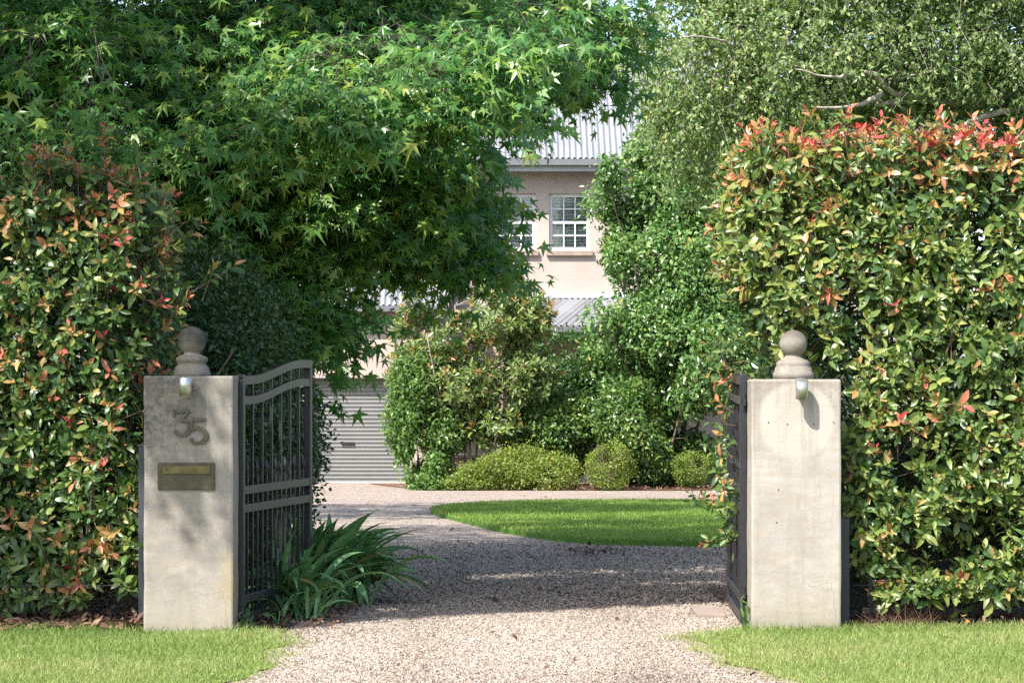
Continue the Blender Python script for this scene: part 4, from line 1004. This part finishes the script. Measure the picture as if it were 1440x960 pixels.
# ================================================================== RIGHT HAND TREES
def branch(mb,P,r0,r1,k=7): 
    Q=catmull(P,6); Q=Q+rnd(len(Q),.006); mb.tube(Q,np.linspace(r0,r1,len(Q)),k)
def weeping_tree():
    base=np.array([6.1,27.0,float(gz(27))])
    root=empty('birch_tree',base,'pale barked weeping birch rising behind the right hedge','tree')
    tr=MB(); branch(tr,[base-np.array([0,0,.1]),base+[.1,0,1.5],base+[-.1,.1,3.5],base+[.2,0,6],base+[.1,.1,9]],.17,.05,12); tr.build('trunk',M['paletwig'],root,True)
    br=MB()
    branch(br,[np.array([6.1,27.0,4.3]),at(1440,134,26.8),at(1380,140,26.6),at(1340,142,26.5),at(1290,140,26.3),at(1230,148,26)],.060,.025)
    branch(br,[at(1290,140,26.3),at(1250,128,26),at(1232,106,25.8),at(1217,101,25.7)],.035,.022)
    branch(br,[at(1240,133,26),at(1220,143,25.8),at(1195,150,25.7),at(1150,152,25.5)],.035,.012)
    branch(br,[np.array([6.1,27.0,4.0]),at(1450,155,26.5),at(1400,160,26.2),at(1365,172,26),at(1340,190,26)],.045,.02)
    branch(br,[at(1330,96,26.2),at(1290,106,26),at(1250,112,25.8)],.02,.008)
    branch(br,[at(1200,104,25.6),at(1170,108,25.4),at(1120,98,25.2)],.022,.008)
    branch(br,[at(1035,65,26),at(1000,54,25.6),at(960,52,25.4)],.018,.007)
    ends=[at(px,py,D) for px,py,D in ((1000,-40,26.5),(1060,60,27),(1120,-120,27),(1250,-60,27),(1400,-100,27),(1540,-50,27),(1600,90,27),(1320,-300,27),(950,60,27.5),(980,190,27.5))]
    for e in ends: 
        s=base+np.array([0,0,rng.uniform(3,6)]); branch(br,[s,(s+e)/2+np.array([0,0,.5]),e],.05,.014)
    lp=np.concatenate(br.V)
    lb=MB()
    ells=[(at(1000,95,27),(.95,1.1,1.35)),(at(1120,60,26.6),(1.2,1.2,1.15)),(at(1260,30,26.6),(1.4,1.3,1.15)),(at(1400,60,26.8),(1.3,1.3,1.2)),(at(1540,60,26.8),(1.3,1.4,1.5)),(at(985,195,27.3),(.80,1.0,.75)),(at(1120,200,28),(1.4,1,.9)),(at(1350,190,28),(2.0,1.0,.9)),
          (at(1250,-200,27),(2.8,2.2,2.0)),(at(1010,-90,27.2),(.9,1.2,.9)),(at(1650,50,27),(1.5,2,2.4))]
    vol=np.array([e[1][0]*e[1][2] for e in ells]); cnt=(vol/vol.sum()*12500).astype(int)
    gapn=Noise3(1.6,6)
    PP=[];YY=[];ZZ=[];TT=[]
    for (c,r),m in zip(ells,cnt):
        d=nrm(rnd(m)); P0=np.array(c)+d*np.array(r)*((.35+.65*rng.random(m))**.5)[:,None]
        for p in P0:
            if gapn(p[None])[0]<-.5: continue
            L=rng.uniform(.16,.5); h=rng.uniform(0,6.28); q_=rng.uniform(.5,1.0); a=np.array([math.cos(h)*q_,math.sin(h)*q_,rng.uniform(-.9,.15)]); k=max(4,int(L/.022))
            s=np.linspace(0,1,k)[:,None]; Q=p+a*s*L+np.array([0,0,-.22])*s*s*L+np.array([0,0,.1])*L
            br.tube(Q[::max(1,k//4)],[.0018]*len(Q[::max(1,k//4)]),3,cap=False)
            Q=Q+rnd(k,.045); PP.append(Q); YY.append(nrm(rnd(k,.65)+np.array([0,-.1,-.55]))); ZZ.append(nrm(rnd(k,.7)+np.array([0,-.5,.5])))
            TT.append(np.clip(rng.normal(.42,.10)+rng.normal(0,.22,k),0,1))
    P=np.concatenate(PP); scat_multi(lb,SM,P,np.concatenate(YY),np.concatenate(ZZ),.066*rng.uniform(.6,1.25,len(P)),None,np.concatenate(TT))
    lb.build('foliage',M['birch'],root); br.build('branches',M['paletwig'],root,True)
weeping_tree()
psp=[(at(px+rng.normal()*10,py+rng.normal()*10,45.5+rng.normal()*.3),(rng.uniform(.16,.34),.25,rng.uniform(.2,.42))) for px,py in ((862,255),(876,230),(856,295),(872,330),(880,360),(872,400),(848,500),(850,440),(870,470),(860,350),(900,200),(930,160),(890,260))]
pear=psp+[(at(950,285,46),(.75,.9,.85)),(at(965,385,45.6),(1.2,1.0,1.2)),(at(915,455,45.4),(.75,.9,.75)),(at(985,500,45.2),(1.1,1.0,1.1)),(at(905,555,45.5),(.65,.8,.7)),(at(960,205,46.5),(1.0,1.0,.9)),(at(1040,340,46),(1.1,1.0,1.6)),(at(880,310,46),(.36,.4,.34))]
shrub('pear_tree','bright green round leaved tree between the house and the right gate','tree',pear,95000,.095,'pear',OV[:2]+SM,.035,18,None,'stem',(3.2,46.2,float(gz(46.2))),260,shell=.45,droop=.45,gap=-.24,gf=3.4,thi=.95,rag=.20,special=.012)

# ================================================================== GARDEN IN FRONT OF THE HOUSE
def magnolia():
    base=np.array([-.83,45.1,float(gz(45.1))])
    root=empty('magnolia_tree',base,'small many stemmed magnolia with rusty leaf tips in front of the house','tree')
    st=MB(); tips=[]
    specs=[(600,470),(575,500),(640,430),(690,425),(665,470),(720,450),(745,440),(590,560),(620,520),(700,520),(725,510),(650,540),(705,590),(600,610),(570,450)]
    for px,py in specs:
        e=at(px,py,45.1+rng.normal(0,.5)); m=base+(e-base)*.4+np.array([(e[0]-base[0])*.15,0,-.05]); branch(st,[base+np.array([rng.normal(0,.1),0,0]),m,e],.028,.008,6)
    branch(st,[base,base+[.25,0,.45],at(690,600,45),at(695,560,45)],.07,.03,8)
    lp=np.concatenate(st.V)
    ells=[(at(610,470,45.1),(.75,.8,.62)),(at(690,450,45.2),(.85,.8,.55)),(at(745,448,45.2),(.42,.6,.40)),(at(640,540,45),(.9,.8,.6)),(at(585,530,45),(.5,.6,.6)),(at(740,530,45.2),(.55,.6,.5)),(at(690,600,44.9),(.55,.5,.3)),(at(660,405,45.2),(.5,.4,.35)),(at(640,400,45.3),(.42,.4,.36)),(at(610,425,45.3),(.5,.5,.4)),(at(710,415,45.3),(.4,.4,.3)),(at(620,610,44.9),(.5,.5,.35))]
    P,Nn,k=ell_points(ells,2100,.35); g=Noise3(2.5,6); kp=g(P)>-.27; P,Nn=P[kp],Nn[kp]; n=len(P)
    
    A=nrm(Nn+np.array([0,-.2,.9])+rnd(n,.35)); U=nrm(np.cross(A,rnd(n))); W=np.cross(A,U); ph=rng.uniform(0,6.28,n); lb=MB(); K=11
    rust=np.clip(rng.normal(.12,.3,n),0,1)+(P[:,2]>2.4)*.22
    for i in range(K):
        f=i/(K-1); az=ph+i*2.4; el=R(88)*(1-f)+R(22)*f+rng.normal(0,.1,n); side=np.cos(az)[:,None]*U+np.sin(az)[:,None]*W
        Y=np.cos(el)[:,None]*A+np.sin(el)[:,None]*side; Z=A*np.sin(el)[:,None]-side*np.cos(el)[:,None]+rnd(n,.2)
        t=np.clip(.35+.2*rng.normal(size=n),0,.78); t=np.where((f>.45)&(rust*f>.35),np.clip(.80+.2*rust,0,1),t)
        scat_multi(lb,NARROW,P+A*.14*f,Y,Z,.165*(1-.3*f)*rng.uniform(.7,1.2,n),None,t)
    twigs_to(st,lp,P,.0035,.45); st.build('stems',M['paletwig'],root,True)
    lb.build('foliage',M['magnolia'],root,True)
magnolia()
shrub('feathery_shrub','tall fresh green feathery shrub beside the garage door','shrub',[(at(583,540,44.7),(.42,.5,.55)),(at(570,610,44.6),(.36,.5,.6)),(at(600,660,44.6),(.42,.45,.42)),(at(615,590,44.9),(.5,.5,.6))],17000,.085,'bright',LANCE+SM,.015,9,None,'stem',None,120,shell=.5,droop=.5,gap=-.3,rag=.12)
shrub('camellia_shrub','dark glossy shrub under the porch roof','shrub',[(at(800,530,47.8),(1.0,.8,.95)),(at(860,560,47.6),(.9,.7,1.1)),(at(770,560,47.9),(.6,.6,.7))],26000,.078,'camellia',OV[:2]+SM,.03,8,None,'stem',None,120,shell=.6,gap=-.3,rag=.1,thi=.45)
shrub('camellia_shrub','sunlit glossy shrub behind the low spreading bush','shrub',[(at(775,595,45.7),(.80,.7,.62)),(at(735,610,45.6),(.40,.5,.45)),(at(815,590,45.8),(.45,.5,.5)),(at(790,640,45.9),(.55,.4,.42))],18000,.078,'camellia',OV[:2]+SM,.03,6,None,'stem',None,80,shell=.6,gap=-.35,rag=.09,thi=1.0,tskew=.7)
shrub('camellia_shrub','loose glossy shrub under the round leaved tree, behind the clipped ball','shrub',[(at(890,590,44.6),(.75,.6,.75)),(at(915,640,44.8),(.35,.4,.45)),(at(950,560,45),(.6,.6,.5)),(at(905,655,45.2),(.6,.4,.42)),(at(965,640,45.7),(.5,.4,.5))],24000,.078,'camellia',OV[:2]+SM,.03,8,None,'stem',None,120,shell=.55,gap=-.28,rag=.1,thi=1.0,tskew=.7)
shrub('low_shrub','low spreading lime green bush along the edge of the far garden bed','shrub',[(at(668,672,44.25),(.62,.5,.26)),(at(695,665,44.3),(.72,.55,.32)),(at(770,664,44.35),(.62,.5,.38)),(at(655,680,44.2),(.42,.4,.22)),(at(730,657,44.4),(.6,.5,.40))],26000,.042,'lime',SM,.012,8,None,'stem',None,40,shell=.7,gap=-.36,gf=5,rag=.09,droop=-.2,special=.02)
shrub('ground_cover','bright green ground cover at the corner of the bed by the garage','ground cover',[(at(610,682,44.3),(.42,.35,.14)),(at(645,680,44.3),(.3,.3,.14))],2600,.06,'bright',SM+OV[:1],.008,3,None,'stem',None,12,shell=.6,gap=-.5,rag=.04)
shrub('clipped_ball_shrub','larger clipped ball shrub right of the low spreading bush','shrub',[(at(860,655,43.95),(.41,.41,.41))],9000,.034,'lime',SM,.012,5,'clipped ball shrubs','stem',None,30,shell=.80,gap=-.42,gf=7,rag=.06,droop=-.3,special=.01)
shrub('clipped_ball_shrub','smaller clipped ball shrub farther right, beside the right gate','shrub',[(at(972,662,44.6),(.335,.335,.32))],6500,.034,'lime',SM,.012,5,'clipped ball shrubs','stem',None,30,shell=.80,gap=-.42,gf=7,rag=.06,droop=-.3,thi=.75)
shrub('fern_shrub','dark ferny plant behind the right gate','shrub',[(at(1030,640,44.8),(.35,.4,.5)),(at(1060,600,45),(.5,.5,.8))],4000,.08,'camellia',LANCE+SM,.012,4,None,'stem',None,30,shell=.5,gap=-.4)
# dry twiggy clump on the drive
tc=empty('twig_clump',at(838,781,21.5)*np.array([1,1,0])+np.array([0,0,float(gz(21.5))]),'small dark clump of fallen twigs on the shaded drive','twig clump')
b0=np.array(tc.location)
for _ in range(10): 
    tb=MB(); p=b0+rnd(1,.07)[0]*np.array([1.4,1,.2])+np.array([0,0,.02]); tb.tube([p,p+rnd(1,.10)[0]*np.array([1,1,.35])+np.array([0,0,.02])],[.005,.002],4); tb.build('twig',M['stem'],tc)
lb=MB(); n=30; scat_multi(lb,SM,b0+rnd(n,.09)*np.array([1.4,1,.2])+np.array([0,0,.04]),rnd(n),nrm(rnd(n,.4)+np.array([0,0,1])),np.full(n,.06),None,rng.uniform(0,.3,n)); lb.build('dead_leaves',M['litter'],tc)

# ================================================================== LIGHT, SKY, CAMERA
w=bpy.data.worlds.new('World'); scene.world=w; w.use_nodes=True
nt=w.node_tree; bg=nt.nodes['Background']; sky=nt.nodes.new('ShaderNodeTexSky'); sky.sky_type='NISHITA'; sky.sun_disc=False
sky.sun_elevation=math.asin(SUN[2]); sky.sun_rotation=math.atan2(SUN[0],SUN[1]); sky.air_density=1.0; sky.dust_density=2.0; sky.ozone_density=1.0
nt.links.new(sky.outputs[0],bg.inputs[0]); bg.inputs[1].default_value=.15
ld=bpy.data.lights.new('sun','SUN'); ld.energy=4.6; ld.angle=R(.55); ld.color=(1,.955,.88)
lo=bpy.data.objects.new('sun',ld); COL.objects.link(lo); lo.rotation_euler=Vector(SUN).to_track_quat('Z','Y').to_euler(); lo.location=(-10,-5,25)
cd=bpy.data.cameras.new('camera'); cd.sensor_width=36; cd.lens=36*FPX/1440; cd.shift_y=(HOR-480)/1440; cd.clip_end=2000; cd.clip_start=.1
co=bpy.data.objects.new('camera',cd); COL.objects.link(co); co.location=(0,0,CAM_H); co.rotation_euler=(R(90),0,0); scene.camera=co
vs=scene.view_settings; vs.view_transform='Standard'; vs.look='None'; vs.gamma=1; vs.exposure=1.33; vs.use_curve_mapping=False
cy=scene.cycles; cy.use_denoising=False; cy.max_bounces=9; cy.diffuse_bounces=6; cy.glossy_bounces=2; cy.transmission_bounces=4; cy.transparent_max_bounces=8; cy.caustics_reflective=False; cy.caustics_refractive=False; cy.sample_clamp_indirect=6
